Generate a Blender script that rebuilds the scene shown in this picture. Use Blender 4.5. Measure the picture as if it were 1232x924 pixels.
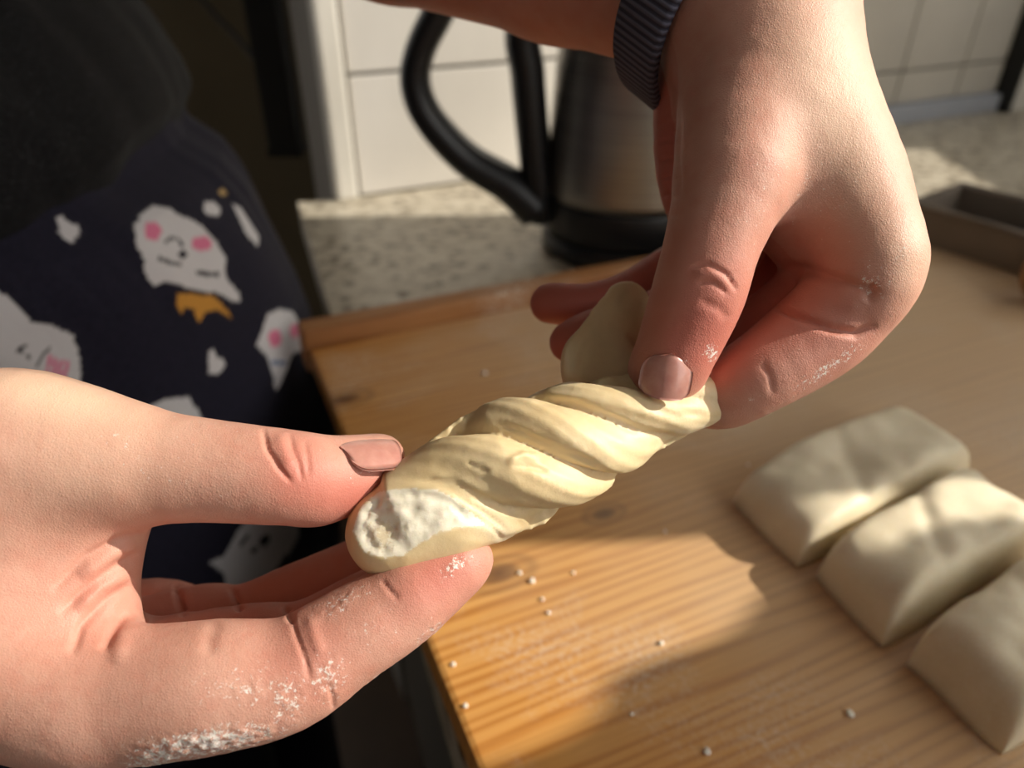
import bpy, bmesh, math, random
import numpy as np
from mathutils import Vector, Matrix, noise as mnoise

random.seed(4)
for o in list(bpy.data.objects):
    bpy.data.objects.remove(o)
scene = bpy.context.scene
COL = scene.collection

# ------------------------------------------------------------------ camera
F = 890.0                      # focal length in pixels of the 1232 x 924 frame
PITCH = math.radians(33.0)
BOARD_Z = 0.92                 # top of the pastry board
COUNTER_Z = 0.90
CAM = np.array([0.0, 0.0, BOARD_Z + 0.25])
cp, sp = math.cos(PITCH), math.sin(PITCH)
RIGHT = np.array([1.0, 0, 0]); UP = np.array([0, sp, cp]); BACK = np.array([0, -cp, sp])
cam_data = bpy.data.cameras.new('camera')
cam_data.sensor_width = 36.0
cam_data.lens = F / 1232 * 36.0
cam_data.clip_start = 0.01
cam_data.dof.use_dof = True
cam_data.dof.focus_distance = 0.157
cam_data.dof.aperture_fstop = 10.5
cam = bpy.data.objects.new('camera', cam_data)
cam.location = CAM
cam.rotation_euler = (math.pi / 2 - PITCH, 0, 0)
COL.objects.link(cam)
scene.camera = cam

# ------------------------------------------------------------------ light
world = bpy.data.worlds.new('world'); scene.world = world
world.use_nodes = True
bg = world.node_tree.nodes['Background']
bg.inputs[0].default_value = (1.0, 0.99, 0.97, 1)
bg.inputs[1].default_value = 3.4
SUN_DIR = np.array([0.85, 0.0, 0.50]); SUN_DIR /= np.linalg.norm(SUN_DIR)   # towards the sun
sun_data = bpy.data.lights.new('sun', 'SUN')
sun_data.energy = 5.2
sun_data.angle = math.radians(0.5)
sun_data.color = (1.0, 0.92, 0.80)
sun = bpy.data.objects.new('sun', sun_data)
sun.rotation_euler = Vector(SUN_DIR).to_track_quat('Z', 'Y').to_euler()
sun.location = (1.5, -1.5, 2.5)
COL.objects.link(sun)
# the window opening is a portal that guides the sky light into the room
pd = bpy.data.lights.new('window_portal', 'AREA'); pd.shape = 'RECTANGLE'; pd.size = 2.45; pd.size_y = 0.95; pd.cycles.is_portal = True
portal = bpy.data.objects.new('window_portal', pd); portal.location = (1.12, -0.24, 1.635)
portal.rotation_euler = Vector((1, 0, 0)).to_track_quat('Z', 'Y').to_euler(); COL.objects.link(portal)
vs = scene.view_settings
vs.view_transform = 'Standard'; vs.look = 'None'; vs.exposure = 0.0; vs.gamma = 1.0
vs.use_curve_mapping = False

# ------------------------------------------------------------------ helpers
def P(x, y, d):
    """photo pixel + distance along the lens axis (m) -> world point"""
    return CAM + RIGHT * ((x - 616) / F * d) + UP * ((462 - y) / F * d) - BACK * d

def G(x, y, z=BOARD_Z):
    """photo pixel on the level plane at height z -> world point"""
    v = RIGHT * ((x - 616) / F) + UP * ((462 - y) / F) - BACK
    return CAM + v * ((z - CAM[2]) / v[2])

def project(W):
    W = np.asarray(W) - CAM
    d = -(W @ BACK)
    return 616 + F * (W @ RIGHT) / d, 462 - F * (W @ UP) / d, d

def tag(o, label=None, cat=None, group=None, kind=None):
    if label: o['label'] = label
    if cat: o['category'] = cat
    if group: o['group'] = group
    if kind: o['kind'] = kind
    return o

def link(name, me, mat=None, parent=None, smooth=True):
    o = bpy.data.objects.new(name, me)
    COL.objects.link(o)
    if mat: me.materials.append(mat)
    if parent: o.parent = parent
    if smooth:
        me.polygons.foreach_set('use_smooth', [True] * len(me.polygons))
    return o

def mesh_np(name, V, Q):
    me = bpy.data.meshes.new(name)
    V = np.asarray(V, dtype=np.float32)
    if isinstance(Q, np.ndarray):
        n, k = Q.shape
        me.vertices.add(len(V)); me.vertices.foreach_set('co', V.ravel())
        me.loops.add(n * k); me.loops.foreach_set('vertex_index', Q.astype(np.int32).ravel())
        me.polygons.add(n)
        me.polygons.foreach_set('loop_start', np.arange(0, n * k, k, dtype=np.int32))
        me.update(calc_edges=True); me.validate()
    else:
        me.from_pydata([tuple(map(float, v)) for v in V], [], [tuple(map(int, q)) for q in Q]); me.update()
    return me

def empty(name, loc=(0, 0, 0)):
    o = bpy.data.objects.new(name, None); o.location = loc; o.empty_display_size = 0.02
    COL.objects.link(o); return o

def frame(origin, ex, ez=(0, 0, 1)):
    ex = Vector(ex).normalized(); ez = Vector(ez).normalized()
    ey = ez.cross(ex).normalized(); ez = ex.cross(ey)
    m = Matrix((ex, ey, ez)).transposed().to_4x4(); m.translation = Vector(origin); return m

def box_bm(bm, x0, x1, y0, y1, z0, z1):
    vs_ = [bm.verts.new(p) for p in ((x0, y0, z0), (x1, y0, z0), (x1, y1, z0), (x0, y1, z0), (x0, y0, z1), (x1, y0, z1), (x1, y1, z1), (x0, y1, z1))]
    for f in ((3, 2, 1, 0), (4, 5, 6, 7), (0, 1, 5, 4), (1, 2, 6, 5), (2, 3, 7, 6), (3, 0, 4, 7)):
        bm.faces.new([vs_[i] for i in f])

def box(name, dims, mat, parent=None, matrix=None, bevel=0.0, seg=2):
    bm = bmesh.new(); box_bm(bm, *dims)
    if bevel:
        bmesh.ops.bevel(bm, geom=bm.edges[:], offset=bevel, segments=seg, profile=0.6, affect='EDGES')
    me = bpy.data.meshes.new(name); bm.to_mesh(me); bm.free()
    o = link(name, me, mat, parent, smooth=False)
    if matrix is not None: o.matrix_world = matrix
    return o

def lathe(name, prof, mat, parent=None, n=64, loc=(0, 0, 0), cap=True):
    V, Q = [], []
    for r, z in prof:
        for i in range(n):
            a = 2 * math.pi * i / n; V.append((r * math.cos(a), r * math.sin(a), z))
    for k in range(len(prof) - 1):
        for i in range(n):
            j = (i + 1) % n; Q.append((k * n + i, k * n + j, (k + 1) * n + j, (k + 1) * n + i))
    if cap:
        Q.append(tuple(range(n - 1, -1, -1))); Q.append(tuple((len(prof) - 1) * n + i for i in range(n)))
    o = link(name, mesh_np(name, V, Q), mat, parent); o.location = loc
    return o

def sweep(path, radii, n=16, up=(0, 0, 1), flat=1.0):
    """tube along path; radii one per point; flat scales the binormal half-axis"""
    path = np.array(path, float); V, Q = [], []
    m = len(path); up = np.array(up, float)
    for i in range(m):
        t = path[min(i + 1, m - 1)] - path[max(i - 1, 0)]; t /= np.linalg.norm(t)
        b = np.cross(t, up); b /= (np.linalg.norm(b) + 1e-9); nn = np.cross(b, t)
        for k in range(n):
            a = 2 * math.pi * k / n
            V.append(path[i] + radii[i] * (math.cos(a) * nn + flat * math.sin(a) * b))
    for i in range(m - 1):
        for k in range(n):
            j = (k + 1) % n; Q.append((i * n + k, i * n + j, (i + 1) * n + j, (i + 1) * n + k))
    Q.append(tuple(range(n - 1, -1, -1))); Q.append(tuple((m - 1) * n + k for k in range(n)))
    return V, Q

def catmull(pts, per=8):
    p = [np.array(q, float) for q in pts]; p = [2 * p[0] - p[1]] + p + [2 * p[-1] - p[-2]]; out = []
    for i in range(1, len(p) - 2):
        for s in range(per):
            t = s / per
            out.append(0.5 * (2 * p[i] + (p[i + 1] - p[i - 1]) * t + (2 * p[i - 1] - 5 * p[i] + 4 * p[i + 1] - p[i + 2]) * t * t + (3 * p[i] - p[i - 1] - 3 * p[i + 1] + p[i + 2]) * t ** 3))
    out.append(p[-2]); return np.array(out)

def sstep(a, b, x):
    t = np.clip((x - a) / (b - a), 0, 1); return t * t * (3 - 2 * t)

# ---- value noise on arrays of points
_rs = np.random.RandomState(11); _perm = _rs.rand(64, 64, 64).astype(np.float32)
def vnoise(Pt, scale):
    q = np.asarray(Pt) * scale + 100.0; i = np.floor(q).astype(int); f = q - i; f = f * f * (3 - 2 * f); i &= 63; j = (i + 1) & 63
    x0, y0, z0 = i.T; x1, y1, z1 = j.T; fx, fy, fz = f.T
    def L(a, b, t): return a + (b - a) * t
    return L(L(L(_perm[x0, y0, z0], _perm[x1, y0, z0], fx), L(_perm[x0, y1, z0], _perm[x1, y1, z0], fx), fy),
             L(L(_perm[x0, y0, z1], _perm[x1, y0, z1], fx), L(_perm[x0, y1, z1], _perm[x1, y1, z1], fx), fy), fz) - 0.5
def fbm(Pt, scale, oct=3):
    s = 0; a = 1
    for k in range(oct): s = s + a * vnoise(np.asarray(Pt) + 3.7 * k, scale * 2 ** k); a *= 0.5
    return s

# ------------------------------------------------------------------ materials
class NT:
    def __init__(s, name):
        s.m = bpy.data.materials.new(name); s.m.use_nodes = True; s.t = s.m.node_tree
        s.b = s.t.nodes['Principled BSDF']
    def n(s, typ, **kw):
        nd = s.t.nodes.new(typ)
        for k, v in kw.items():
            if k.startswith('i_'): nd.inputs[k[2:].replace('_', ' ')].default_value = v
            else: setattr(nd, k, v)
        return nd
    def l(s, a, b): s.t.links.new(a, b)
    def setb(s, **kw):
        for k, v in kw.items(): s.b.inputs[k.replace('_', ' ')].default_value = v
    def coord(s, scale=(1, 1, 1), out='Object', rot=(0, 0, 0)):
        tc = s.n('ShaderNodeTexCoord'); mp = s.n('ShaderNodeMapping')
        mp.inputs['Scale'].default_value = scale; mp.inputs['Rotation'].default_value = rot
        s.l(tc.outputs[out], mp.inputs[0]); return mp.outputs[0]
    def noise(s, co, scale, detail=4, rough=0.55, dist=0.0):
        nd = s.n('ShaderNodeTexNoise'); nd.inputs['Scale'].default_value = scale; nd.inputs['Detail'].default_value = detail
        nd.inputs['Roughness'].default_value = rough; nd.inputs['Distortion'].default_value = dist
        s.l(co, nd.inputs['Vector']); return nd.outputs[0]
    def ramp(s, fac, stops):
        r = s.n('ShaderNodeValToRGB'); e = r.color_ramp.elements
        while len(e) < len(stops): e.new(0.5)
        for k, (p, c) in enumerate(stops):
            e[k].position = p; e[k].color = (*c, 1) if len(c) == 3 else c
        s.l(fac, r.inputs[0]); return r.outputs[0]
    def mix(s, fac, a, b, mode='MIX'):
        m = s.n('ShaderNodeMix', data_type='RGBA', blend_type=mode)
        for v, k in ((fac, 0), (a, 6), (b, 7)):
            if hasattr(v, 'links'): s.l(v, m.inputs[k])
            elif k == 0: m.inputs[0].default_value = v
            else: m.inputs[k].default_value = (*v, 1)
        return m.outputs[2]
    def math(s, op, a, b=None):
        m = s.n('ShaderNodeMath', operation=op)
        for i, v in enumerate((a, b)):
            if v is None: continue
            if hasattr(v, 'links'): s.l(v, m.inputs[i])
            else: m.inputs[i].default_value = v
        return m.outputs[0]
    def bump(s, h, strength=0.3, dist=0.001, prev=None):
        b = s.n('ShaderNodeBump'); b.inputs['Strength'].default_value = strength; b.inputs['Distance'].default_value = dist
        s.l(h, b.inputs['Height'])
        if prev is not None: s.l(prev, b.inputs['Normal'])
        s.l(b.outputs[0], s.b.inputs['Normal']); return b.outputs[0]
    def attr(s, name):
        a = s.n('ShaderNodeAttribute', attribute_name=name); return a
    def col(s, c): s.l(c, s.b.inputs['Base Color'])

def srgb(r, g, b):
    f = lambda c: (c / 255 / 12.92) if c / 255 <= 0.04045 else ((c / 255 + 0.055) / 1.055) ** 2.4
    return (f(r), f(g), f(b))

def plain(name, c, rough=0.6, var=0.12, scale=30, metal=0.0, bump=0.0):
    t = NT(name); co = t.coord(); n = t.noise(co, scale)
    lo = tuple(x * (1 - var) for x in c); hi = tuple(min(1, x * (1 + var)) for x in c)
    t.col(t.ramp(n, [(0.3, lo), (0.7, hi)])); t.setb(Roughness=rough, Metallic=metal)
    if bump: t.bump(n, bump, 0.002)
    return t.m

def wood_mat(name, dark, mid, light, ring=52.0, stretch=0.07, film=0.0):
    t = NT(name)
    co = t.coord((stretch, 1.0, 0.35))
    warp = t.noise(co, 9.0, 2, 0.5)
    w = t.n('ShaderNodeTexWave', wave_type='BANDS', bands_direction='Y')
    w.inputs['Scale'].default_value = ring; w.inputs['Distortion'].default_value = 13.0
    w.inputs['Detail'].default_value = 2.0; w.inputs['Detail Scale'].default_value = 0.8
    t.l(co, w.inputs['Vector'])
    base = t.ramp(w.outputs[1], [(0.0, tuple(0.5 * a + 0.5 * b for a, b in zip(dark, mid))), (0.22, mid), (0.6, light)])
    fine = t.noise(t.coord((6, 160, 60)), 4.0, 3)
    c = t.mix(0.22, base, t.ramp(fine, [(0.35, dark), (0.65, light)]))
    blot = t.noise(t.coord((3, 5, 5)), 2.2, 3)
    c = t.mix(t.ramp(blot, [(0.35, (0, 0, 0)), (0.75, (0.45, 0.45, 0.45))]), c, mid)
    # knots: dark eyes with rings, each at its own place in the plank
    sepxyz = t.n('ShaderNodeSeparateXYZ'); t.l(t.coord(), sepxyz.inputs[0])
    for (kx, ky, kr) in KNOTS:
        dx = t.math('DIVIDE', t.math('SUBTRACT', sepxyz.outputs[0], kx), kr * 1.7)
        dy = t.math('DIVIDE', t.math('SUBTRACT', sepxyz.outputs[1], ky), kr)
        rr = t.math('SQRT', t.math('ADD', t.math('MULTIPLY', dx, dx), t.math('MULTIPLY', dy, dy)))
        msk = t.ramp(rr, [(0.0, (1, 1, 1)), (0.35, (0.75,) * 3), (0.55, (0.15,) * 3), (0.8, (0.4,) * 3), (1.0, (0, 0, 0))])
        c = t.mix(msk, c, tuple(x * 0.45 for x in dark))
    # flour rubbed into the surface
    fl = t.math('MULTIPLY', t.ramp(t.noise(t.coord((7, 9, 7)), 1.6, 4, 0.6, 0.4), [(0.50, (0, 0, 0)), (0.78, (0.75,) * 3)]),
                t.ramp(t.noise(t.coord(), 420, 3, 0.7), [(0.42, (0, 0, 0)), (0.62, (1, 1, 1))]))
    c = t.mix(fl, c, srgb(232, 222, 205))
    if film:                      # thin film of flour where the dough was rolled out
        g = t.n('ShaderNodeMapRange'); g.inputs[1].default_value = 0.10; g.inputs[2].default_value = 0.30; g.inputs[4].default_value = film
        t.l(t.math('ADD', sepxyz.outputs[0], t.math('MULTIPLY', t.noise(t.coord(), 9, 3), 0.16)), g.inputs[0])
        c = t.mix(g.outputs[0], c, srgb(214, 198, 172))
    t.col(c); t.setb(Roughness=0.5); t.b.inputs['Specular IOR Level'].default_value = 0.35
    t.bump(fine, 0.12, 0.0006)
    return t.m

# ================================================================== SETTING
# frame of the pastry board: local x along its back edge, y away from the cook's side
A_ = G(372, 420); B_ = G(1165, 262)
BX = (B_ - A_); BLEN = np.linalg.norm(BX); BX = BX / BLEN
left_dir = G(563, 924) - A_; LLEN = np.linalg.norm(left_dir)
BY = np.array([-BX[1], BX[0], 0.0])
BM = frame(A_, BX)
def to_board(p):
    q = Vector(p) - Vector(A_); return q.dot(Vector(BX)), q.dot(Vector(BY))
KNOTS = []
for kx, ky, kr in ((727, 618, 0.008), (600, 690, 0.012), (415, 480, 0.012)):
    u, v = to_board(G(kx, ky)); KNOTS.append((u, v, kr))

M_board = wood_mat('board_wood', srgb(148, 88, 36), srgb(202, 138, 66), srgb(220, 164, 92), film=0.6)
KNOTS_KEEP = KNOTS; KNOTS = []
M_lip = wood_mat('lip_wood', srgb(120, 76, 42), srgb(160, 108, 64), srgb(184, 132, 84))
M_pin = wood_mat('pin_wood', srgb(110, 70, 40), srgb(150, 100, 60), srgb(172, 122, 78))

def granite():
    t = NT('granite')
    co = t.coord()
    a = t.noise(co, 60, 5, 0.7)
    c = t.ramp(a, [(0.30, srgb(120, 108, 92)), (0.45, srgb(186, 176, 156)), (0.62, srgb(206, 198, 180)), (0.75, srgb(228, 222, 208))])
    v = t.n('ShaderNodeTexVoronoi'); v.inputs['Scale'].default_value = 60; t.l(co, v.inputs['Vector'])
    c = t.mix(t.ramp(v.outputs[0], [(0.18, (0.9,) * 3), (0.42, (0, 0, 0))]), c, srgb(110, 96, 78))
    t.col(c); t.setb(Roughness=0.35); return t.m
M_granite = granite()
M_tile = plain('tile_glaze', srgb(222, 218, 211), 0.35, 0.05, 8)
M_tile_small = plain('tile_small', srgb(196, 190, 178), 0.4, 0.06, 10)
M_grout = plain('grout', srgb(150, 145, 135), 0.9)
M_plaster = plain('plaster', srgb(150, 146, 140), 0.9, 0.05, 6)
M_trim = plain('trim_white', srgb(226, 222, 212), 0.45, 0.03)
M_olive = plain('olive_wall', srgb(104, 94, 74), 0.9, 0.08, 5)
M_floor = plain('floor_brown', srgb(82, 64, 48), 0.6, 0.2, 7)
M_cab = plain('cabinet_front', srgb(96, 91, 83), 0.5, 0.05, 8)
M_black = plain('black_plastic', srgb(24, 24, 26), 0.38, 0.1)
M_blackmetal = plain('black_metal', srgb(14, 14, 15), 0.5, 0.1)
M_ledge = plain('ledge_grey', srgb(168, 172, 180), 0.5, 0.05)

# ---- back wall: local x along the wall, y into it, z up from the counter
W0 = G(427, 238, COUNTER_Z); W1 = G(1060, 150, COUNTER_Z)
WXv = W1 - W0; WLEN = np.linalg.norm(WXv); WXv /= WLEN
WM = frame(W0, WXv)
WEND = (1.0 - W0[0]) / WXv[0]
wall = box('wall_back', (-0.018, (1.0 - W0[0]) / WXv[0], 0.008, 0.14, -0.9, 1.6), M_plaster, matrix=WM); tag(wall, kind='structure')
def wbox(name, dims, mat, bevel=0.0015):
    o = box(name, dims, mat, bevel=bevel); o.matrix_world = WM
    o.parent = wall; o.matrix_parent_inverse = wall.matrix_world.inverted(); return o
def wall_uv(x, y):
    """photo pixel -> (along, up) on the wall face"""
    v = RIGHT * ((x - 616) / F) + UP * ((462 - y) / F) - BACK
    nrm = np.array([-WXv[1], WXv[0], 0]); t_ = ((W0 - CAM) @ nrm) / (v @ nrm); q = CAM + v * t_
    return (q - W0) @ WXv, q[2] - COUNTER_Z
row = wall_uv(440, 89)[1]
# large tiles beside the corner, mortar bed behind them
xs = [0.006, 0.30, 0.45]
for i in range(2):
    zz = [0.0, row, row + 0.20, row + 0.40]
    for k in range(3):
        wbox('tile', (xs[i] + 0.002, xs[i + 1] - 0.002, 0.0, 0.0078, zz[k] + 0.002, zz[k + 1] - 0.002), M_tile)
# small tiles to the right of the kettle
u0 = wall_uv(1098, 40)[0]; u1 = wall_uv(1172, 40)[0]; du = u1 - u0
zr = wall_uv(1120, 82)[1]; zl = wall_uv(1120, 121)[1]
us = [0.45] + [u for u in (u0 + du * j for j in range(-8, 9)) if 0.47 < u < WEND - 0.02]
for i in range(len(us) - 1):
    for (za, zb) in ((zl, zr), (zr, zr + 0.15), (zr + 0.15, zr + 0.30)):
        wbox('tile', (us[i] + 0.0015, us[i + 1] - 0.0015, 0.0, 0.0078, za + 0.0015, zb - 0.0015), M_tile_small)
ledge = box('trim_1', (0.45, WEND - 0.02, -0.012, 0.008, 0.0, zl), M_ledge, bevel=0.003, matrix=WM); tag(ledge, kind='structure')
corner = box('trim_2', (-0.020, 0.004, -0.006, 0.02, 0.0, 1.5), M_trim, bevel=0.004, matrix=WM); tag(corner, kind='structure')

# ---- counter: stone slab with its front edge towards the cook
cf0 = G(360, 250, COUNTER_Z); cf1 = G(475, 640, COUNTER_Z)
CD = cf1 - cf0; CD /= np.linalg.norm(CD)
def slab(name, pts, z0, z1, mat, kind=None):
    V = [(p[0], p[1], z0) for p in pts] + [(p[0], p[1], z1) for p in pts]; n = len(pts)
    Q = [tuple(range(n - 1, -1, -1)), tuple(range(n, 2 * n))] + [(i, (i + 1) % n, n + (i + 1) % n, n + i) for i in range(n)]
    o = link(name, mesh_np(name, V, Q), mat, smooth=False)
    if kind: tag(o, kind=kind)
    return o
wp = W0 - WXv * 0.3
c_back = cf0 - CD * 0.02
c_near = cf0 + CD * 1.3
pts = [c_back, c_near, np.array([0.995, c_near[1], 0]), W0 + WXv * (WEND - 0.006), W0 + WXv * 0.0]
counter = slab('counter_top', pts, COUNTER_Z - 0.035, COUNTER_Z, M_granite)
tag(counter, 'speckled pale stone countertop under the board and kettle', 'countertop')
# cabinets under the counter, doors facing the cook
nrm = np.array([-CD[1], CD[0], 0.0]);  nrm = nrm if nrm[0] > 0 else -nrm     # towards the counter's inside
KM = frame(c_back + nrm * 0.05, CD)
sgn = 1.0 if (np.array(KM.to_3x3() @ Vector((0, 1, 0))) @ nrm) > 0 else -1.0
for k in range(3):
    cab = empty('base_cabinet')
    cab.matrix_world = KM @ Matrix.Translation((0.02 + 0.44 * k, 0, -0.035))
    def cbox(name, dims, mat, par, bev=0.003):
        x0, x1, y0, y1, z0, z1 = dims
        ya, yb = sorted((y0 * sgn, y1 * sgn))
        return box(name, (x0, x1, ya, yb, z0, z1), mat, par, bevel=bev)
    cbox('body', (0, 0.435, 0.02, 0.5, -0.86, -0.001), M_cab, cab)
    d = cbox('door', (0.004, 0.431, 0.0, 0.019, -0.85, -0.16), M_cab, cab)
    d2 = cbox('drawer', (0.004, 0.431, 0.0, 0.019, -0.15, -0.006), M_cab, cab)
    cbox('handle', (0.15, 0.28, -0.02, -0.008, -0.09, -0.08), M_blackmetal, d2, 0.002)
    tag(cab, ['grey base cabinet at the far end under the countertop', 'grey base cabinet under the board edge beside the trousers', 'grey base cabinet nearest the camera below the board'][k], 'cabinet', 'base cabinets under the countertop')

fl = box('floor', (-2.5, 3.5, -2.5, 3.5, -0.05, 0.0), M_floor); tag(fl, kind='structure')
# window wall at the right: two openings, with added unseen panels that cut the sunlight into patches
WX_ = 1.0
def wbar(name, y0, y1, z0, z1, mat, x0=WX_, x1=WX_ + 0.10):
    o = box(name, (x0, x1, y0, y1, z0, z1), mat); return o
wr = empty('wall_right', (WX_, 0, 0)); tag(wr, kind='structure')
for nm, y0, y1, z0, z1 in (('masonry', -1.6, 1.8, 0.0, 1.15), ('masonry', -1.6, 1.8, 2.12, 2.7), ('masonry', -1.6, -1.45, 1.15, 2.12), ('masonry', 0.985, 1.8, 1.15, 2.12)):
    o = box(nm, (0, 0.10, y0, y1, z0, z1), M_plaster, wr)
win = empty('window_1', (WX_ + 0.03, 0, 0)); tag(win, kind='structure')
for y0, y1, z0, z1 in ((-1.45, 0.985, 1.151, 1.185), (-1.45, 0.985, 2.08, 2.119), (-1.45, -1.41, 1.185, 2.08), (0.98, 1.0, 1.19, 2.08), (0.62, 0.716, 1.185, 2.08)):
    box('window_frame', (0, 0.04, y0, y1, z0, z1), M_trim, win, bevel=0.002)
def blocker_panel(outline_top, outline_bot, y0, y1, label):  # unseen panel added to block sun, outlined to leave the wanted light patches
    n, m_ = 90, 24; V = []; Q = []
    for i in range(n + 1):
        y = y0 + (y1 - y0) * i / n
        zt, zb = outline_top(y), outline_bot(y)
        for j in range(m_ + 1):
            z = zb + (zt - zb) * j / m_
            V.append((WX_ - 0.03 + 0.010 * math.sin(y * 130), y, z))
    for i in range(n):
        for j in range(m_):
            a = i * (m_ + 1) + j; Q.append((a, a + 1, a + m_ + 2, a + m_ + 1))
    o = link('sun_blocker', mesh_np('sun_blocker', V, np.array(Q)), M_blocker)
    tag(o, label, 'sun_blocker', 'added sun blockers')
def blocker_mat():  # translucent, so the added panels also pass soft fill light
    t = NT('blocker_cloth'); n = t.noise(t.coord((1, 200, 200)), 6, 2)
    c = t.ramp(n, [(0.3, srgb(214, 206, 190)), (0.7, srgb(230, 224, 210))])
    out = t.t.nodes['Material Output']; d_ = t.n('ShaderNodeBsdfDiffuse'); tr_ = t.n('ShaderNodeBsdfTranslucent'); mx = t.n('ShaderNodeMixShader'); mx.inputs[0].default_value = 0.30
    t.l(c, d_.inputs[0]); t.l(c, tr_.inputs[0]); t.l(d_.outputs[0], mx.inputs[1]); t.l(tr_.outputs[0], mx.inputs[2]); t.l(mx.outputs[0], out.inputs[0])
    return t.m
M_blocker = blocker_mat()
EDGE_Y = [-0.40, -0.1, 0.0, 0.07, 0.11, 0.145, 0.158, 0.183, 0.191, 0.211, 0.229, 0.239, 0.243]
EDGE_Z = [1.80, 1.75, 1.70, 1.62, 1.55, 1.49, 1.481, 1.458, 1.446, 1.437, 1.411, 1.396, 1.34]
blocker_panel(lambda y: float(np.interp(y, EDGE_Y, EDGE_Z)), lambda y: 1.205, -0.40, 0.243, 'added unseen panel blocking low sun in the near half of the window')
EDGE2_Y = [0.132, 0.138, 0.147, 0.158, 0.170, 0.20, 0.235, 0.245, 0.250, 0.256, 0.263, 0.266]; EDGE2_Z = [1.645, 1.649, 1.675, 1.691, 1.703, 1.715, 1.68, 1.55, 1.45, 1.43, 1.40, 1.21]
blocker_panel(lambda y: 2.06, lambda y: float(np.interp(y, EDGE2_Y, EDGE2_Z)), 0.132, 0.66, 'added unseen panel blocking sun through the middle of the window')
# the rest of the room: ceiling, wall behind the photographer, wall behind the cook
ce = box('ceiling', (-1.9, 1.1, -1.7, 1.9, 2.6, 2.65), M_plaster); tag(ce, kind='structure')
wf = box('wall_front', (-1.9, 1.1, -1.7, -1.6, 0.0, 2.6), M_plaster); tag(wf, kind='structure')
ws_ = box('wall_side', (-1.9, -1.8, -1.6, 1.9, 0.0, 2.6), M_plaster); tag(ws_, kind='structure')
# dim room beyond the wall end
lw = P(250, 100, 1.45)
side = box('wall_left', (-1.4, 0.0, 0, 0.1, 0.0, 2.4), M_olive, matrix=Matrix.Translation(Vector((lw[0] + 0.95, 1.45, 0)))); tag(side, kind='structure')
# black upright with a cord, hanging beside the wall end
bp0 = P(327, -60, 1.05); bp1 = P(346, 178, 1.05)
pb = empty('black_post', (bp1[0], bp1[1], bp1[2]))
Vv, Qq = [], []
bar = box('bar', (-0.022, 0.022, -0.02, 0.02, 0.0, 0.75), M_blackmetal, pb, bevel=0.004)
wall_plate = box('end_cap', (-0.024, 0.024, -0.022, 0.022, 0.0, 0.012), M_blackmetal, pb, bevel=0.003)
wall_plate.location = (0, 0, -0.008)
tag(pb, 'black upright metal bar in the dim corner beyond the tiled wall', 'bar')
c0 = P(318, 85, 1.06); c1 = P(285, 45, 1.10); c2 = P(250, 8, 1.15); c3 = P(215, -40, 1.2)
V, Q = sweep(catmull([c0, c1, c2, c3]), [0.004] * 25, 8)
cord = link('cord', mesh_np('cord', V, Q), M_blackmetal); tag(cord, 'thin dark cord running diagonally to the black bar', 'cord')
# dim cupboard panel behind the trousers
pn = P(372, 300, 1.0)

# ================================================================== BOARD
board = empty('pastry_board'); board.matrix_world = BM
board_w = BLEN + 0.22
plank = box('top_panel', (0.0, board_w, -0.62, 0.0, -0.0195, 0.0), M_board, board, bevel=0.0025)
board_w = BLEN + 0.22
lip = box('back_lip', (-0.004, to_board(G(1062, 283))[0], 0.0003, 0.018, -0.0195, 0.014), M_lip, board, bevel=0.004, seg=3)
tag(board, 'honey-coloured wooden pastry board with a raised back lip', 'pastry board')

# ================================================================== KETTLE
def steel():
    t = NT('brushed_steel')
    n = t.noise(t.coord((2, 2, 300)), 4, 3)
    t.col(t.ramp(n, [(0.3, srgb(150, 146, 140)), (0.7, srgb(186, 182, 175))]))
    t.setb(Metallic=1.0, Roughness=0.32); t.b.inputs['Anisotropic'].default_value = 0.5
    return t.m
M_steel = steel()
kc = G(752, 292, COUNTER_Z)
ket = empty('kettle', (kc[0], kc[1], COUNTER_Z))
KR = 0.078
lathe('power_base', [(KR * 0.98, 0.0), (KR * 1.02, 0.004), (KR * 1.02, 0.016), (KR * 0.97, 0.02)], M_black, ket)
lathe('bottom_ring', [(KR * 0.97, 0.0205), (KR, 0.024), (KR * 0.995, 0.05), (KR * 0.985, 0.053)], M_black, ket)
lathe('steel_body', [(KR * 0.985, 0.0535), (KR * 0.985, 0.06), (KR * 0.93, 0.13), (KR * 0.86, 0.20), (KR * 0.80, 0.235)], M_steel, ket)
lathe('lid', [(KR * 0.80, 0.2355), (KR * 0.79, 0.25), (KR * 0.6, 0.262), (KR * 0.2, 0.268), (KR * 0.2, 0.28), (KR * 0.12, 0.286)], M_black, ket)
# handle: a D-loop standing out from the body on the left
def PY(x, y, yw):
    v = RIGHT * ((x - 616) / F) + UP * ((462 - y) / F) - BACK
    return CAM + v * (yw / v[1])
hy = kc[1] - 0.01
hp = [PY(x, y, hy) for x, y in ((645, 250), (612, 222), (560, 190), (516, 142), (500, 100), (506, 60), (526, 18), (556, -40), (600, -72))] + [np.array([kc[0] - 0.075, kc[1] - 0.004, COUNTER_Z + 0.238]), np.array([kc[0] - 0.050, kc[1], COUNTER_Z + 0.226])]
hp = catmull(hp, 8)
hr = np.interp(np.linspace(0, 1, len(hp)), [0, .12, .3, .5, .7, 1], [0.024, 0.020, 0.017, 0.0155, 0.016, 0.018])
V, Q = sweep(hp, hr, 20, up=(0, 1, 0), flat=0.8)
h = link('handle', mesh_np('handle', np.array(V) - np.array(ket.location), Q), M_black, ket)
gp = catmull([PY(x, y, hy) for x, y in ((656, 262), (648, 225), (641, 160), (635, 90), (632, 30))] + [np.array([kc[0] - 0.058, kc[1], COUNTER_Z + 0.215])], 8)
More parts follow.
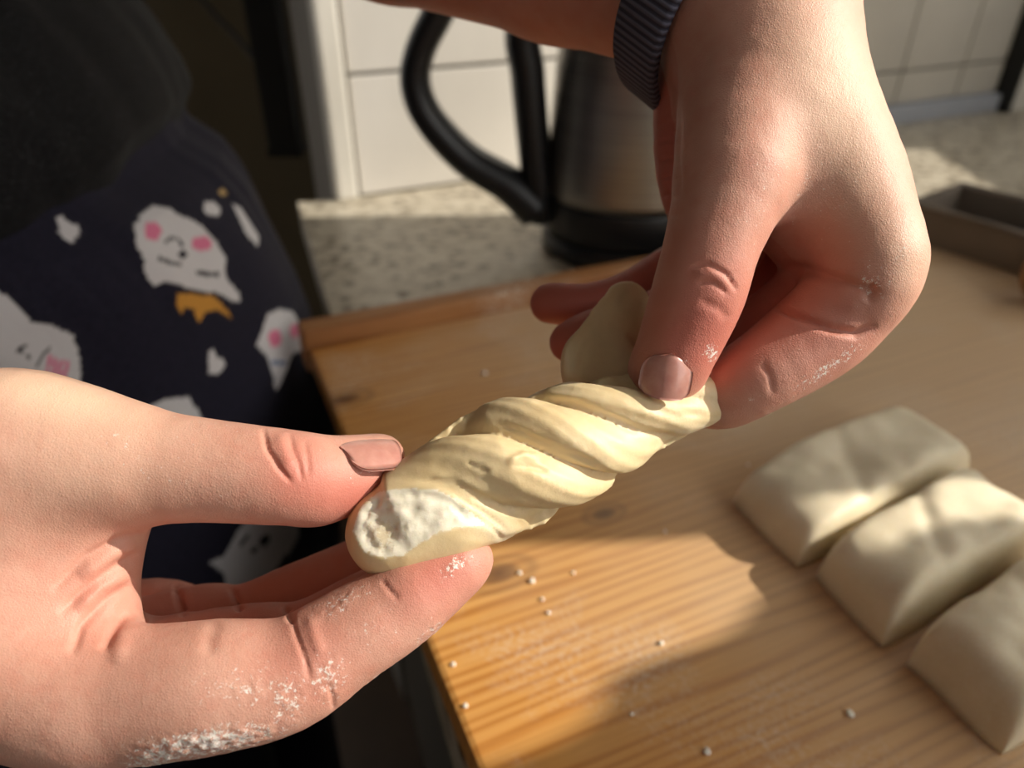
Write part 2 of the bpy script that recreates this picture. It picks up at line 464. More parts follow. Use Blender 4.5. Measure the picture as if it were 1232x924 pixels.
V, Q = sweep(gp, [0.018] * len(gp), 16, up=(0, 1, 0), flat=0.8)
link('handle_mount', mesh_np('handle_mount', np.array(V) - np.array(ket.location), Q), M_black, ket)
V, Q = sweep([np.array((KR * 0.7, 0.01, 0.19)), np.array((KR * 1.0, 0.02, 0.215)), np.array((KR * 1.22, 0.025, 0.235))], [0.022, 0.016, 0.009], 16)
link('spout', mesh_np('spout', V, Q), M_steel, ket)
tag(ket, 'brushed steel kettle with a black loop handle and black base', 'kettle')

# ================================================================== TRAY AND ROLLING PIN at the right
M_tin = plain('tin_grey', srgb(132, 122, 112), 0.45, 0.08, 20, metal=0.3)
M_tin_in = plain('tin_inside', srgb(62, 56, 54), 0.6, 0.1, 20)
t0 = G(1060, 296, BOARD_Z); t1 = G(1215, 352, BOARD_Z)
# low box: corners on the board (front-left, front-right), walls with an open dark top
tin = empty('baking_tin', tuple(G(1160, 280)))
fx = G(1236, 330, BOARD_Z + 0.0) - G(1085, 282, BOARD_Z + 0.0); TL = np.linalg.norm(fx); fx /= TL
TM = frame(G(1085, 286), fx); tin.matrix_world = TM
TH, TD, TT = 0.032, 0.085, 0.003
TLn = TL + 0.01
box('front_wall', (0, TLn, 0, TT, 0, TH), M_tin, tin, bevel=0.001)
box('back_wall', (0, TLn, TD - TT, TD, 0, TH), M_tin, tin, bevel=0.001)
box('side_wall', (0, TT, TT, TD - TT, 0, TH), M_tin, tin, bevel=0.001)
box('side_wall', (TLn - TT, TLn, TT, TD - TT, 0, TH), M_tin, tin, bevel=0.001)
box('bottom', (TT, TLn - TT, TT, TD - TT, 0, 0.002), M_tin_in, tin)
rimV, rimQ = sweep([np.array(p) for p in ((0, 0, TH), (TLn, 0, TH), (TLn, TD, TH), (0, TD, TH), (0, 0, TH))], [0.0028] * 5, 8)
link('rim', mesh_np('rim', rimV, rimQ), M_tin, tin)
tag(tin, 'low grey-brown metal tin with a dark inside at the board corner', 'baking tin')
rp = empty('rolling_pin')
ra = G(1232, 366); rb = ra + np.array([0.25, 0.02, 0])
ra = ra + np.array([0, 0, 0.021]); rb = rb + np.array([0, 0, 0.021])
rp.matrix_world = frame(ra, rb - ra)
def rod(name, prof, mat, par):
    V, Q = sweep([np.array((x, 0, 0)) for x, r in prof], [r for x, r in prof], 28)
    return link(name, mesh_np(name, V, Q), mat, par)
rod('roller', [(0, 0.014), (0.002, 0.018), (0.006, 0.0205), (0.20, 0.0205), (0.204, 0.018), (0.206, 0.014)], M_pin, rp)
rod('handle', [(-0.001, 0.007), (-0.003, 0.0075), (-0.0035, 0.004)], M_pin, rp)
rod('handle', [(0.207, 0.006), (0.215, 0.008), (0.26, 0.011), (0.275, 0.008), (0.278, 0.003)], M_pin, rp)
tag(rp, 'brown wooden rolling pin end at the right edge by the tin', 'rolling pin')
# pale appliance edge far right on the counter
wb = G(1212, 136, COUNTER_Z)
ap = empty('hob_frame', tuple(wb)); ap.rotation_euler = (0, 0, 0.5)
box('panel', (0.004, 0.3, 0.0, 0.03, 0.0, 0.4), M_trim, ap, bevel=0.003)
box('edge_seal', (-0.004, 0.0038, -0.002, 0.032, 0.0, 0.4), M_blackmetal, ap, bevel=0.002)
tag(ap, 'pale panel with a dark edge standing on the counter far right', 'panel')

# ================================================================== DOUGH
def dough_mat(name, c0, c1, bumpy=0.25, sss=0.15):
    t = NT(name); co = t.coord()
    n1 = t.noise(co, 45, 4, 0.6); n2 = t.noise(co, 900, 3, 0.6)
    t.col(t.mix(t.ramp(n2, [(0.5, (0, 0, 0)), (0.72, (0.35,) * 3)]), t.ramp(n1, [(0.3, c0), (0.7, c1)]), srgb(250, 246, 236)))
    t.setb(Roughness=0.55, Subsurface_Weight=sss, Subsurface_Scale=0.004); t.b.inputs['Subsurface Radius'].default_value = (1.0, 0.6, 0.3)
    b = t.bump(n1, bumpy, 0.002); t.bump(n2, 0.12, 0.0004, b)
    return t.m
M_dough = dough_mat('dough_raw', srgb(222, 204, 162), srgb(238, 224, 186))
M_dough2 = dough_mat('dough_piece', srgb(226, 212, 180), srgb(240, 228, 198))
M_crumb = dough_mat('dough_cut', srgb(240, 232, 214), srgb(252, 248, 238), 0.5)

def pillow(name, left, front, la, lb, length, H, label, seed, sag=0.0):
    o0 = G(*left); e1 = G(*front) - o0; w = np.linalg.norm(e1); e1 /= w
    e2 = G(*lb, BOARD_Z + H) - G(*la, BOARD_Z + H); L = np.linalg.norm(e2) if length is None else length; e2 /= np.linalg.norm(e2)
    nu, nv = 72, 40; V = []
    rr = np.random.RandomState(seed)
    for i in range(nu + 1):
        u = -math.cos(math.pi * i / nu)                 # along the length
        for j in range(nv + 1):
            v = -math.cos(math.pi * j / nv)
            pu = max(0.0, 1 - abs(u) ** 7) ** 0.42; pv = max(0.0, 1 - abs(v) ** 10) ** 0.45
            uu, vv = u, v
            # long sides bow, ends round off in plan
            wv = 1 - 0.10 * abs(u) ** 6
            p = o0 + e2 * (L * (u + 1) / 2) + e1 * (w * (vv * wv + 1) / 2)
            z = H * pu * pv
            q = np.array([[p[0], p[1], seed * 1.7]])
            z *= 1 + 0.30 * float(fbm(q, 26, 3)[0])
            # pressed fold along the middle
            z -= 0.0018 * math.exp(-((u + 0.15 + 0.25 * v) / 0.10) ** 2) * pu * pv
            p = p + e1 * (0.004 * float(vnoise(q + 9.1, 35)[0])) * pv + e2 * 0.006 * float(vnoise(q + 4.3, 40)[0])
            V.append((p[0], p[1], BOARD_Z + 0.0004 + max(z, 0)))
    Q = []
    m = nv + 1
    for i in range(nu):
        for j in range(nv):
            Q.append((i * m + j, i * m + j + 1, (i + 1) * m + j + 1, (i + 1) * m + j))
    base = len(V)
    ring = [i * m for i in range(nu + 1)] + [nu * m + j for j in range(1, nv + 1)] + [i * m + nv for i in range(nu - 1, -1, -1)] + [j for j in range(nv - 1, 0, -1)]
    Q.append(tuple(ring))
    me = mesh_np(name, V, Q)
    bm = bmesh.new(); bm.from_mesh(me); bmesh.ops.recalc_face_normals(bm, faces=bm.faces[:]); bm.to_mesh(me); bm.free()
    ob = link(name, me, M_dough2)
    return tag(ob, label, 'dough', 'cut dough pieces on the board')
pillow('dough_piece', (874, 605), (960, 690), (966, 668), (1188, 552), None, 0.026, 'cut dough piece farthest back on the board, first of three', 1)
pillow('dough_piece', (980, 690), (1066, 784), (1070, 760), (1240, 650), 0.105, 0.027, 'cut dough piece between the other two on the board', 2)
pillow('dough_piece', (1080, 800), (1212, 915), (1085, 770), (1250, 655), 0.10, 0.030, 'cut dough piece nearest the lower right corner', 3)

# crumbs scattered on the board
rc = random.Random(5)
spots = [(583, 450, 1.0, 'lone white crumb on the shaded board behind the dough twist'), (1022, 860, .9, 'pale crumb in front of the cut dough pieces'), (640, 700, .8, 'crumb just below the dough twist, largest of a small cluster'),
         (652, 722, .6, 'crumb in the middle of the cluster below the dough twist'), (660, 738, .6, 'lowest crumb of the cluster below the dough twist'), (625, 690, .6, 'crumb beside the forefinger tip, left of the cluster'),
         (795, 775, .7, 'crumb on the sunlit wood at the patch edge'), (690, 690, .5, 'tiny crumb at the upper edge of the sunlit patch'), (850, 905, .8, 'crumb at the bottom middle of the board'),
         (560, 850, .6, 'crumb near the left board edge, lower one'), (900, 560, .6, 'crumb beside the farthest cut dough piece'), (760, 860, .5, 'tiny crumb on the lower middle of the board'),
         (545, 800, .6, 'crumb near the left board edge, upper one'), (660, 372, .7, 'crumb by the back lip near the fingertips'), (430, 402, .7, 'crumb by the back lip near the board corner'), (800, 640, .5, 'tiny crumb right of the dark knot in the wood')]
for (x, y, s, lab) in spots:
    bm = bmesh.new(); bmesh.ops.create_icosphere(bm, subdivisions=2, radius=0.0016 * s)
    for v in bm.verts: v.co *= 1 + 0.4 * mnoise.noise(v.co * 900 + Vector((x, y, 0))); v.co.z *= 0.7
    me = bpy.data.meshes.new('dough_crumb'); bm.to_mesh(me); bm.free()
    o = link('dough_crumb', me, M_crumb); g = G(x, y); o.location = (g[0], g[1], BOARD_Z + 0.0009 * s)
    tag(o, lab, 'crumb', 'crumbs on the board')

# ================================================================== SIGNED-DISTANCE SCULPTING (camera-frame millimetres)
def C(x, y, d):
    return np.array([(x - 616) / F * d, (462 - y) / F * d, -d], float)

def cam2world(V):
    V = np.asarray(V) / 1000.0
    return CAM + V[:, :1] * RIGHT + V[:, 1:2] * UP + V[:, 2:3] * BACK

def smin(a, b, k):
    if k <= 0: return np.minimum(a, b)
    h = np.clip(0.5 + 0.5 * (b - a) / k, 0, 1)
    return b + (a - b) * h - k * h * (1 - h)

class Field:
    def __init__(s, lo, hi, h):
        s.h = h; s.lo = np.array(lo, float); n = np.ceil((np.array(hi) - s.lo) / h).astype(int) + 1; s.n = n
        s.ax = [(s.lo[i] + h * np.arange(n[i])).astype(np.float32) for i in range(3)]
    def blank(s): return np.full(s.n, 60.0, np.float32)
    def cone(s, D, a, b, ra, rb, k, flat=None):
        """smooth-union a tapered capsule into D; flat=(axis, factor) squashes it along axis"""
        m = max(ra, rb) + k + 6
        lo = np.minimum(a, b) - m; hi = np.maximum(a, b) + m
        i0 = np.clip(np.floor((lo - s.lo) / s.h).astype(int), 0, s.n - 1); i1 = np.clip(np.ceil((hi - s.lo) / s.h).astype(int) + 1, 1, s.n)
        if np.any(i1 <= i0): return
        sl = tuple(slice(i0[q], i1[q]) for q in range(3))
        X = s.ax[0][sl[0]][:, None, None] - np.float32(a[0]); Y = s.ax[1][sl[1]][None, :, None] - np.float32(a[1]); Z = s.ax[2][sl[2]][None, None, :] - np.float32(a[2])
        ab = (b - a).astype(np.float32); L2 = float(ab @ ab) + 1e-6
        t = np.clip((X * ab[0] + Y * ab[1] + Z * ab[2]) / L2, 0, 1)
        dx = X - t * ab[0]; dy = Y - t * ab[1]; dz = Z - t * ab[2]
        d2 = dx * dx + dy * dy + dz * dz
        if flat is not None:
            n = np.array(flat[0], np.float32); n /= np.linalg.norm(n)
            c = dx * n[0] + dy * n[1] + dz * n[2]
            d2 = d2 + c * c * (flat[1] ** 2 - 1)
        d = np.sqrt(d2) - (ra + (rb - ra) * t)
        D[sl] = smin(D[sl], d, k)
    def chain(s, D, pts, k=3.0, flat=None):
        T = s.blank()
        if len(pts) > 2 and flat is None:                    # smooth the run of joints and radii
            q = catmull([np.append(p, r) for p, r in pts], 4); pts = [(v[:3], float(v[3])) for v in q]
        for (a, ra), (b, rb) in zip(pts[:-1], pts[1:]):
            s.cone(T, a, b, ra + 0.25, rb + 0.25, 0.8, flat)
        D[...] = smin(D, T, k)
    def nets(s, D):
        S = D < 0; n = np.array(D.shape); pts = []; cells = []; quads = []
        strides = np.array([n[1] * n[2], n[2], 1])
        for a in range(3):
            s0 = [slice(None)] * 3; s1 = [slice(None)] * 3; s0[a] = slice(0, -1); s1[a] = slice(1, None)
            cr = S[tuple(s0)] != S[tuple(s1)]
            idx = np.argwhere(cr); b, c = (a + 1) % 3, (a + 2) % 3
            idx = idx[(idx[:, b] > 0) & (idx[:, c] > 0) & (idx[:, b] < n[b] - 1) & (idx[:, c] < n[c] - 1)]
            d0 = D[tuple(idx.T)]; j = idx.copy(); j[:, a] += 1; d1 = D[tuple(j.T)]
            p = idx.astype(float); p[:, a] += d0 / (d0 - d1)
            base = idx @ strides
            four = [base, base - strides[b], base - strides[b] - strides[c], base - strides[c]]
            for q in four: pts.append(p); cells.append(q)
            Q = np.stack(four, 1); flip = ~(d0 < 0); Q[flip] = Q[flip][:, ::-1]; quads.append(Q)
        pts = np.concatenate(pts); cells = np.concatenate(cells); quads = np.concatenate(quads)
        u, inv = np.unique(cells, return_inverse=True); cnt = np.bincount(inv)
        V = np.stack([np.bincount(inv, pts[:, i]) / cnt for i in range(3)], 1)
        return s.lo + V * s.h, np.searchsorted(u, quads)

def smooth_mesh(V, Q, it=2, lam=0.5):
    e = np.concatenate([Q[:, [0, 1]], Q[:, [1, 2]], Q[:, [2, 3]], Q[:, [3, 0]]]); n = len(V)
    for _ in range(it):
        for l in (lam, -lam * 1.03):
            acc = np.zeros_like(V); c = np.zeros(n)
            for i in range(3):
                acc[:, i] = np.bincount(e[:, 0], V[e[:, 1], i], n) + np.bincount(e[:, 1], V[e[:, 0], i], n)
            c = np.bincount(e[:, 0], minlength=n) + np.bincount(e[:, 1], minlength=n)
            V = V + l * (acc / np.maximum(c, 1)[:, None] - V)
    return V

def subdivide(V, Q, it=1):
    """Catmull-Clark through Blender, back to arrays"""
    me = mesh_np('tmp', V, Q); o = bpy.data.objects.new('tmp', me); COL.objects.link(o)
    md = o.modifiers.new('s', 'SUBSURF'); md.levels = it; md.render_levels = it
    dg = bpy.context.evaluated_depsgraph_get(); e = o.evaluated_get(dg).to_mesh()
    v = np.empty(len(e.vertices) * 3, np.float32); e.vertices.foreach_get('co', v)
    l = np.empty(len(e.loops), np.int32); e.loops.foreach_get('vertex_index', l)
    o.evaluated_get(dg).to_mesh_clear(); bpy.data.objects.remove(o); bpy.data.meshes.remove(me)
    return v.reshape(-1, 3).astype(float), l.reshape(-1, 4)

def normals(V, Q):
    fn = np.cross(V[Q[:, 2]] - V[Q[:, 0]], V[Q[:, 3]] - V[Q[:, 1]])
    N = np.zeros_like(V)
    for i in range(3):
        for k in range(4): N[:, i] += np.bincount(Q[:, k], fn[:, i], len(V))
    return N / (np.linalg.norm(N, axis=1, keepdims=True) + 1e-12)

def pixels(V):
    d = -V[:, 2]; return np.stack([616 + F * V[:, 0] / d, 462 - F * V[:, 1] / d], 1), d

def poly_dist(p, line):
    """distance of 2-D points to a polyline, and the running fraction along it"""
    best = np.full(len(p), 1e9); frac = np.zeros(len(p)); L = np.array(line, float)
    for i in range(len(L) - 1):
        a, b = L[i], L[i + 1]; ab = b - a
        t = np.clip(((p - a) @ ab) / (ab @ ab), 0, 1); d = np.linalg.norm(p - a - t[:, None] * ab, axis=1)
        m = d < best; best[m] = d[m]; frac[m] = (i + t[m]) / (len(L) - 1)
    return best, frac

def facing(V, N):
    view = -V / np.linalg.norm(V, axis=1, keepdims=True)
    return np.einsum('ij,ij->i', N, view)

def frontmost(V, cell=3.0, tol=2.5):
    """mask of the vertices nearest the viewer in each small sightline bundle (sculpt strokes act only there)"""
    p, d = pixels(V); k = np.floor(p / cell).astype(int); key = (k[:, 0] + 4000) * 10000 + (k[:, 1] + 4000)
    u, inv = np.unique(key, return_inverse=True); mn = np.full(len(u), 1e9); np.minimum.at(mn, inv, d)
    return d < mn[inv] + tol

def stroke(V, N, p, front, line, width, depth, taper=True, side=0.0):
    """press (depth > 0) or raise (depth < 0) a crease along a stroke, in mm"""
    ds, fr = poly_dist(p, line); w = np.exp(-(ds / width) ** 2) * front
    if taper: w *= np.clip(4 * fr * (1 - fr) * 1.6, 0, 1)
    return V - N * (depth * w)[:, None]

def inside(p, poly):
    x, y = p[:, 0], p[:, 1]; c = np.zeros(len(p), bool); q = np.array(poly, float)
    for i in range(len(q)):
        x0, y0 = q[i]; x1, y1 = q[i - 1]
        m = (y0 > y) != (y1 > y)
        with np.errstate(divide='ignore', invalid='ignore'):
            c ^= m & (x < (x1 - x0) * (y - y0) / (y1 - y0 + 1e-12) + x0)
    return c

def blob(p, cx, cy, r, ry=None, ang=0):
    ry = ry or r; c, s_ = math.cos(ang), math.sin(ang); dx, dy = p[:, 0] - cx, p[:, 1] - cy
    return np.exp(-(((dx * c + dy * s_) / r) ** 2 + ((-dx * s_ + dy * c) / ry) ** 2))

def add_attr(me, name, arr):
    a = me.attributes.new(name, 'FLOAT', 'POINT'); a.data.foreach_set('value', np.asarray(arr, np.float32))

# ------------------------------------------------------------------ skin
def skin_mat():
    t = NT('skin'); co = t.coord()
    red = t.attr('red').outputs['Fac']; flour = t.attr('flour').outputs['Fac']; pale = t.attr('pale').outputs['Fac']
    n = t.noise(co, 70, 4, 0.6)
    base = t.ramp(n, [(0.3, srgb(206, 155, 134)), (0.7, srgb(220, 172, 152))])
    base = t.mix(t.ramp(t.noise(co, 240, 3, 0.6), [(0.45, (0, 0, 0)), (0.75, (0.35,) * 3)]), base, srgb(208, 134, 114))
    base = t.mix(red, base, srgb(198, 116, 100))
    base = t.mix(pale, base, srgb(236, 200, 172))
    f = t.noise(co, 900, 5, 0.85)
    fm = t.math('GREATER_THAN', t.math('ADD', flour, t.math('MULTIPLY', t.math('SUBTRACT', f, 0.5), 2.4)), 0.56)
    fm = t.math('MULTIPLY', fm, 0.85)
    base = t.mix(fm, base, srgb(244, 238, 230))
    t.col(base)
    t.setb(Roughness=0.52, Subsurface_Weight=0.15, Subsurface_Scale=0.004)
    t.b.inputs['Subsurface Radius'].default_value = (1.0, 0.32, 0.18)
    t.b.inputs['Specular IOR Level'].default_value = 0.42
    v = t.n('ShaderNodeTexVoronoi', feature='DISTANCE_TO_EDGE'); v.inputs['Scale'].default_value = 1900
    wv = t.n('ShaderNodeVectorMath', operation='ADD')
    t.l(t.coord((1.0, 1.0, 1.0)), wv.inputs[0]); t.l(wv.outputs[0], v.inputs['Vector'])
    b = t.bump(v.outputs[0], 0.22, 0.0005)
    b = t.bump(t.noise(co, 1400, 3, 0.65), 0.2, 0.0004, b)
    t.bump(fm, 0.5, 0.0004, b)
    return t.m
M_skin = skin_mat()
def nail_mat():
    t = NT('nail'); n = t.noise(t.coord(), 300, 3)
    t.col(t.ramp(n, [(0.3, srgb(184, 126, 114)), (0.7, srgb(200, 148, 134))]))
    t.setb(Roughness=0.28, Subsurface_Weight=0.15, Subsurface_Scale=0.002, Coat_Weight=0.3); t.bump(n, 0.05, 0.0003); return t.m
M_nail = nail_mat()

H = 0.85
# ---------------- hand coming from the left (palm up, thumb above, forefinger nearest the lens)
fa = Field((-184, -112, -245), (10, 22, -122), H)
def ch(*pts): return [(C(x, y, d), r) for x, y, d, r in pts]
palm = fa.blank()
K = 9.0
fa.chain(palm, ch((-225, 640, 170, 21), (-110, 600, 162, 22), (0, 556, 156, 19.5), (75, 553, 154, 16.0), (150, 560, 153, 12.2)), K)          # thumb metacarpal
fa.chain(palm, ch((-225, 655, 174, 21), (-110, 715, 162, 22), (40, 800, 154, 17.5), (112, 836, 150, 13.6)), K)                                # forefinger metacarpal
fa.chain(palm, ch((-225, 660, 184, 19), (-100, 715, 182, 17), (40, 790, 180, 13), (140, 806, 172, 11.0)), K)
fa.chain(palm, ch((-225, 655, 190, 17), (-100, 705, 193, 15), (40, 770, 197, 12), (150, 784, 191, 10.5)), K)
fa.chain(palm, ch((-225, 650, 194, 16), (-90, 690, 202, 14), (60, 750, 210, 12), (160, 752, 207, 10.0)), K)
fa.chain(palm, ch((40, 640, 160, 20), (20, 740, 160, 22)), K)                                                            # first dorsal interosseous
fa.chain(palm, ch((118, 600, 156, 9.5), (106, 660, 157, 10.0), (82, 740, 157, 11.5)), 6)                                 # web of the thumb
fa.chain(palm, ch((20, 620, 180, 16), (100, 690, 190, 11)), K)                                                           # ball of the thumb, palm side
thumb = fa.blank()
fa.chain(thumb, ch((75, 553, 154, 14), (150, 560, 153, 12.0), (250, 566, 152.5, 10.2), (345, 574, 153, 9.4), (395, 574, 157, 8.4), (432, 563, 161, 6.8), (459, 551, 164, 5.0)), 2.5)
fa.chain(thumb, ch((380, 590, 156, 6.2), (430, 578, 160, 5.2)), 4)                                                       # pad
index = fa.blank()
fa.chain(index, ch((40, 812, 152, 14), (112, 834, 150, 13.4), (190, 832, 148.5, 12.6), (262, 824, 148, 12.2), (345, 811, 149.5, 10.7), (412, 770, 151.5, 9.4), (478, 730, 154, 8.6), (540, 690, 157, 6.2), (569, 672, 158.5, 4.1)), 2.5)
fa.chain(index, ch((500, 708, 154, 6.6), (548, 680, 156.5, 5.2)), 4)
midf = fa.blank()
fa.chain(midf, ch((60, 790, 176, 11), (140, 804, 172, 10.5), (300, 779, 174, 9.6), (365, 772, 175, 9.0), (440, 732, 177, 8.3), (500, 700, 178, 7.4), (545, 675, 178, 5.4)), 2.5)
ring = fa.blank()
fa.chain(ring, ch((80, 775, 195, 10.5), (160, 770, 193, 10.2), (245, 748, 196, 9.4), (292, 745, 196, 8.6), (360, 716, 196, 8.2), (420, 690, 195, 7.8), (470, 664, 194, 7.2), (510, 645, 193, 5.2)), 2.0)
pink = fa.blank()
fa.chain(pink, ch((80, 752, 210, 10), (185, 738, 207, 9.2), (240, 742, 214, 7.6), (300, 735, 214, 7.0), (340, 720, 212, 5.2)), 2.0)
DA = smin(palm, thumb, 3.5)
for fg, k in ((index, 3.5), (midf, 3.0), (ring, 2.0), (pink, 2.0)):
    DA = np.minimum(DA, smin(palm, fg, k))
VA, QA = fa.nets(DA)
VA = smooth_mesh(VA, QA, 4)
VA, QA = subdivide(VA, QA, 1)
NA = normals(VA, QA); pA, dA = pixels(VA); fr = frontmost(VA) * sstep(0.05, 0.3, facing(VA, NA))
S = lambda line, w, dp, taper=True: stroke(VA, NA, pA, fr, line, w, dp, taper)
# thumb joint folds
VA = S([(316, 515), (322, 540), (336, 563), (352, 582)], 3.2, 0.75)
VA = S([(348, 520), (352, 540), (360, 560), (364, 580)], 3.0, 0.40)
VA = S([(334, 520), (342, 545), (352, 565)], 8, -0.45)
VA = S([(366, 528), (370, 550), (372, 575)], 3.5, 0.25)
# folds of the web between thumb and forefinger
for ln, w, dp in (([(180, 640), (140, 652), (105, 670), (60, 712)], 6, 0.9), ([(172, 662), (140, 682), (100, 712), (70, 740)], 6, 0.8), ([(160, 700), (128, 722), (98, 752), (85, 790)], 6, 0.8),
                  ([(168, 650), (135, 667), (95, 695)], 8, -0.8), ([(160, 690), (120, 705), (92, 735)], 9, -0.8),
                  ([(152, 735), (136, 758), (122, 785)], 6, 0.8), ([(178, 742), (150, 762), (138, 800)], 10, -0.5)):
    VA = S(ln, w, dp)
# forefinger joint folds, and the folds of the fingers behind it
for ln, w, dp in (([(212, 700), (216, 722), (222, 742)], 4.5, 1.6), ([(279, 706), (284, 722), (290, 736)], 4.5, 1.2), ([(342, 728), (348, 740), (352, 750)], 4, 0.9)):
    VA = S(ln, w, dp)
VA = S([(350, 742), (357, 766), (368, 796), (374, 822)], 3.0, 0.42)
VA = S([(372, 738), (378, 765), (388, 790)], 8, -0.35)
VA = S([(395, 820), (400, 840), (402, 856)], 3.0, 0.35)
VA = S([(458, 696), (470, 712), (480, 722)], 3.0, 0.3)
VA = S([(262, 745), (252, 765), (250, 790)], 10, 0.35)
VA = VA + NA * (0.09 * fbm(VA, 0.25, 3))[:, None]
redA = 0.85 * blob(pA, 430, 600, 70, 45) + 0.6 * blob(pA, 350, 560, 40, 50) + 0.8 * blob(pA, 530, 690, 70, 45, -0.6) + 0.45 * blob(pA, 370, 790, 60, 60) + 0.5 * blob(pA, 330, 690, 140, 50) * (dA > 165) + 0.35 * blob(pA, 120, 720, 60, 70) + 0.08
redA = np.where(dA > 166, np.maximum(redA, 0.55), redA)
paleA = 0.9 * blob(pA, 60, 470, 120, 35, 0.2) + 0.35 * blob(pA, 100, 560, 120, 80)
flA = np.zeros(len(VA))
for x, y, r, ry, a, v in ((250, 892, 120, 24, -0.15, 0.62), (345, 845, 34, 44, 0, 0.50), (300, 825, 95, 46, 0, 0.36), (395, 815, 36, 42, 0, 0.46), (450, 760, 60, 40, -0.6, 0.30), (548, 680, 36, 14, -0.8, 0.5), (410, 725, 60, 22, -0.5, 0.40), (520, 760, 40, 14, -0.7, 0.42), (455, 818, 70, 9, -0.6, 0.5), (335, 770, 30, 30, 0, 0.16), (430, 572, 30, 10, -.3, 0.3), (330, 610, 60, 16, 0, 0.12), (200, 560, 200, 90, 0, 0.22), (190, 912, 60, 18, -.2, 0.6)):
    flA = np.maximum(flA, v * blob(pA, x, y, r, ry, a))
flA *= (dA < 166)
VA = VA + NA * (np.clip(flA - 0.25, 0, 1) * (0.5 + 1.6 * fbm(VA, 0.9, 2)))[:, None]

# ---------------- hand coming from above (thumb down in front, fingers folded behind the dough)
fb = Field((-4, -22, -262), (120, 128, -134), H)
palm = fb.blank()
fb.chain(palm, ch((880, -10, 182, 23), (900, 70, 174, 16), (884, 210, 165, 12.2)), K)                  # thumb metacarpal
fb.chain(palm, ch((915, -60, 186, 21.5), (940, 90, 178, 17.5), (1004, 220, 172.5, 14.8), (1047, 306, 166, 11.0)), K)
fb.chain(palm, ch((915, -60, 192, 20), (945, 120, 188, 16), (1030, 298, 182, 11)), K)
fb.chain(palm, ch((910, -40, 200, 20), (935, 130, 202, 15), (1000, 288, 200, 11)), K)
fb.chain(palm, ch((890, -10, 205, 18), (900, 140, 212, 13), (960, 276, 215, 10)), K)
fb.chain(palm, ch((918, 60, 176, 15.5), (948, 170, 174, 13.5), (985, 240, 177, 11)), 12)                                         # web muscle
fb.chain(palm, ch((850, 90, 190, 13), (852, 200, 192, 13), (870, 290, 197, 11)), 5)                     # heel of the hand beyond
fb.chain(palm, ch((960, 270, 178, 9), (1010, 330, 178, 9)), 5)
th = fb.blank()
fb.chain(th, ch((890, 140, 169, 12.5), (881, 215, 164, 12.0), (856, 295, 162, 9.9), (841, 350, 163, 9.7), (822, 400, 165, 8.9), (806, 436, 166.5, 7.9), (794, 455, 168, 5.0)), 2.5)
fb.chain(th, ch((788, 446, 168, 5.4), (818, 450, 168.5, 5.2)), 3)
ix = fb.blank()
fb.chain(ix, ch((1008, 230, 172, 11), (1048, 314, 165.5, 10.8), (1014, 370, 170, 10.8), (974, 408, 171, 10.4), (908, 452, 171, 8.8), (862, 474, 176, 8.0), (815, 462, 186, 7.6), (770, 440, 190, 5.4)), 2.5)
mf = fb.blank()
fb.chain(mf, ch((1030, 298, 182, 10.5), (960, 372, 184, 9.6), (890, 415, 190, 9.0), (820, 425, 197, 8.0), (760, 428, 198, 7.0), (725, 432, 196, 5.2)), 2)
rf = fb.blank()
fb.chain(rf, ch((1000, 288, 200, 10), (900, 345, 206, 9.0), (835, 366, 208, 8.2), (770, 390, 206, 7.4), (715, 404, 203, 6.8), (686, 412, 201, 5.4)), 2)
pf = fb.blank()
fb.chain(pf, ch((960, 276, 215, 9), (880, 300, 220, 8.0), (820, 318, 221, 7.0), (760, 352, 219, 6.3), (710, 366, 216, 5.8), (662, 365, 214, 5.6)), 2)
DB = smin(palm, th, 3.5)
for fg, k in ((ix, 2.5), (mf, 2.0), (rf, 2.0), (pf, 2.0)):
    DB = np.minimum(DB, smin(palm, fg, k))
VB, QB = fb.nets(DB)
VB = smooth_mesh(VB, QB, 4)
VB, QB = subdivide(VB, QB, 1)
NB = normals(VB, QB); pB, dB = pixels(VB); fr = frontmost(VB) * sstep(0.05, 0.3, facing(VB, NB))
S = lambda line, w, dp, taper=True: stroke(VB, NB, pB, fr, line, w, dp, taper)
VB = S([(828, 322), (852, 318), (874, 330), (888, 352)], 3.0, 0.55)
VB = S([(836, 340), (858, 340), (878, 356)], 3.0, 0.35)
VB = S([(832, 332), (856, 329), (880, 345)], 6, -0.35)
VB = S([(840, 360), (866, 372), (876, 385)], 6, 0.3)
VB = S([(925, 366), (955, 378), (1000, 396), (1030, 402), (1056, 390)], 5.0, 1.4)
VB = S([(940, 318), (985, 328), (1030, 346), (1054, 350)], 7.0, 1.3)
VB = S([(916, 436), (926, 452), (930, 476)], 4, 0.3)
VB = S([(950, 345), (1000, 360), (1042, 374)], 10, -0.5)
VB = S([(1046, 340), (1052, 352), (1040, 362)], 7, 0.8)
for i in range(6):
    VB = S([(790 + i, 150 + 22 * i), (804, 146 + 22 * i), (816, 152 + 22 * i)], 3, 0.35)
VB = S([(817, 130), (814, 186), (818, 242)], 4, 0.7)
VB = VB + NB * (0.09 * fbm(VB, 0.25, 3))[:, None]
redB = 0.75 * blob(pB, 830, 420, 60, 60) + 0.4 * blob(pB, 850, 330, 60, 60) + 0.5 * blob(pB, 960, 390, 110, 70) + 0.16 + 0.3 * (dB > 172)  # flush, plus a raised base that paints the hand's shade into the skin
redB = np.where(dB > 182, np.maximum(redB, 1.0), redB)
paleB = 0.8 * blob(pB, 1010, 120, 60, 160, -0.3) + 0.5 * blob(pB, 1095, 310, 25, 60)
flB = np.zeros(len(VB))
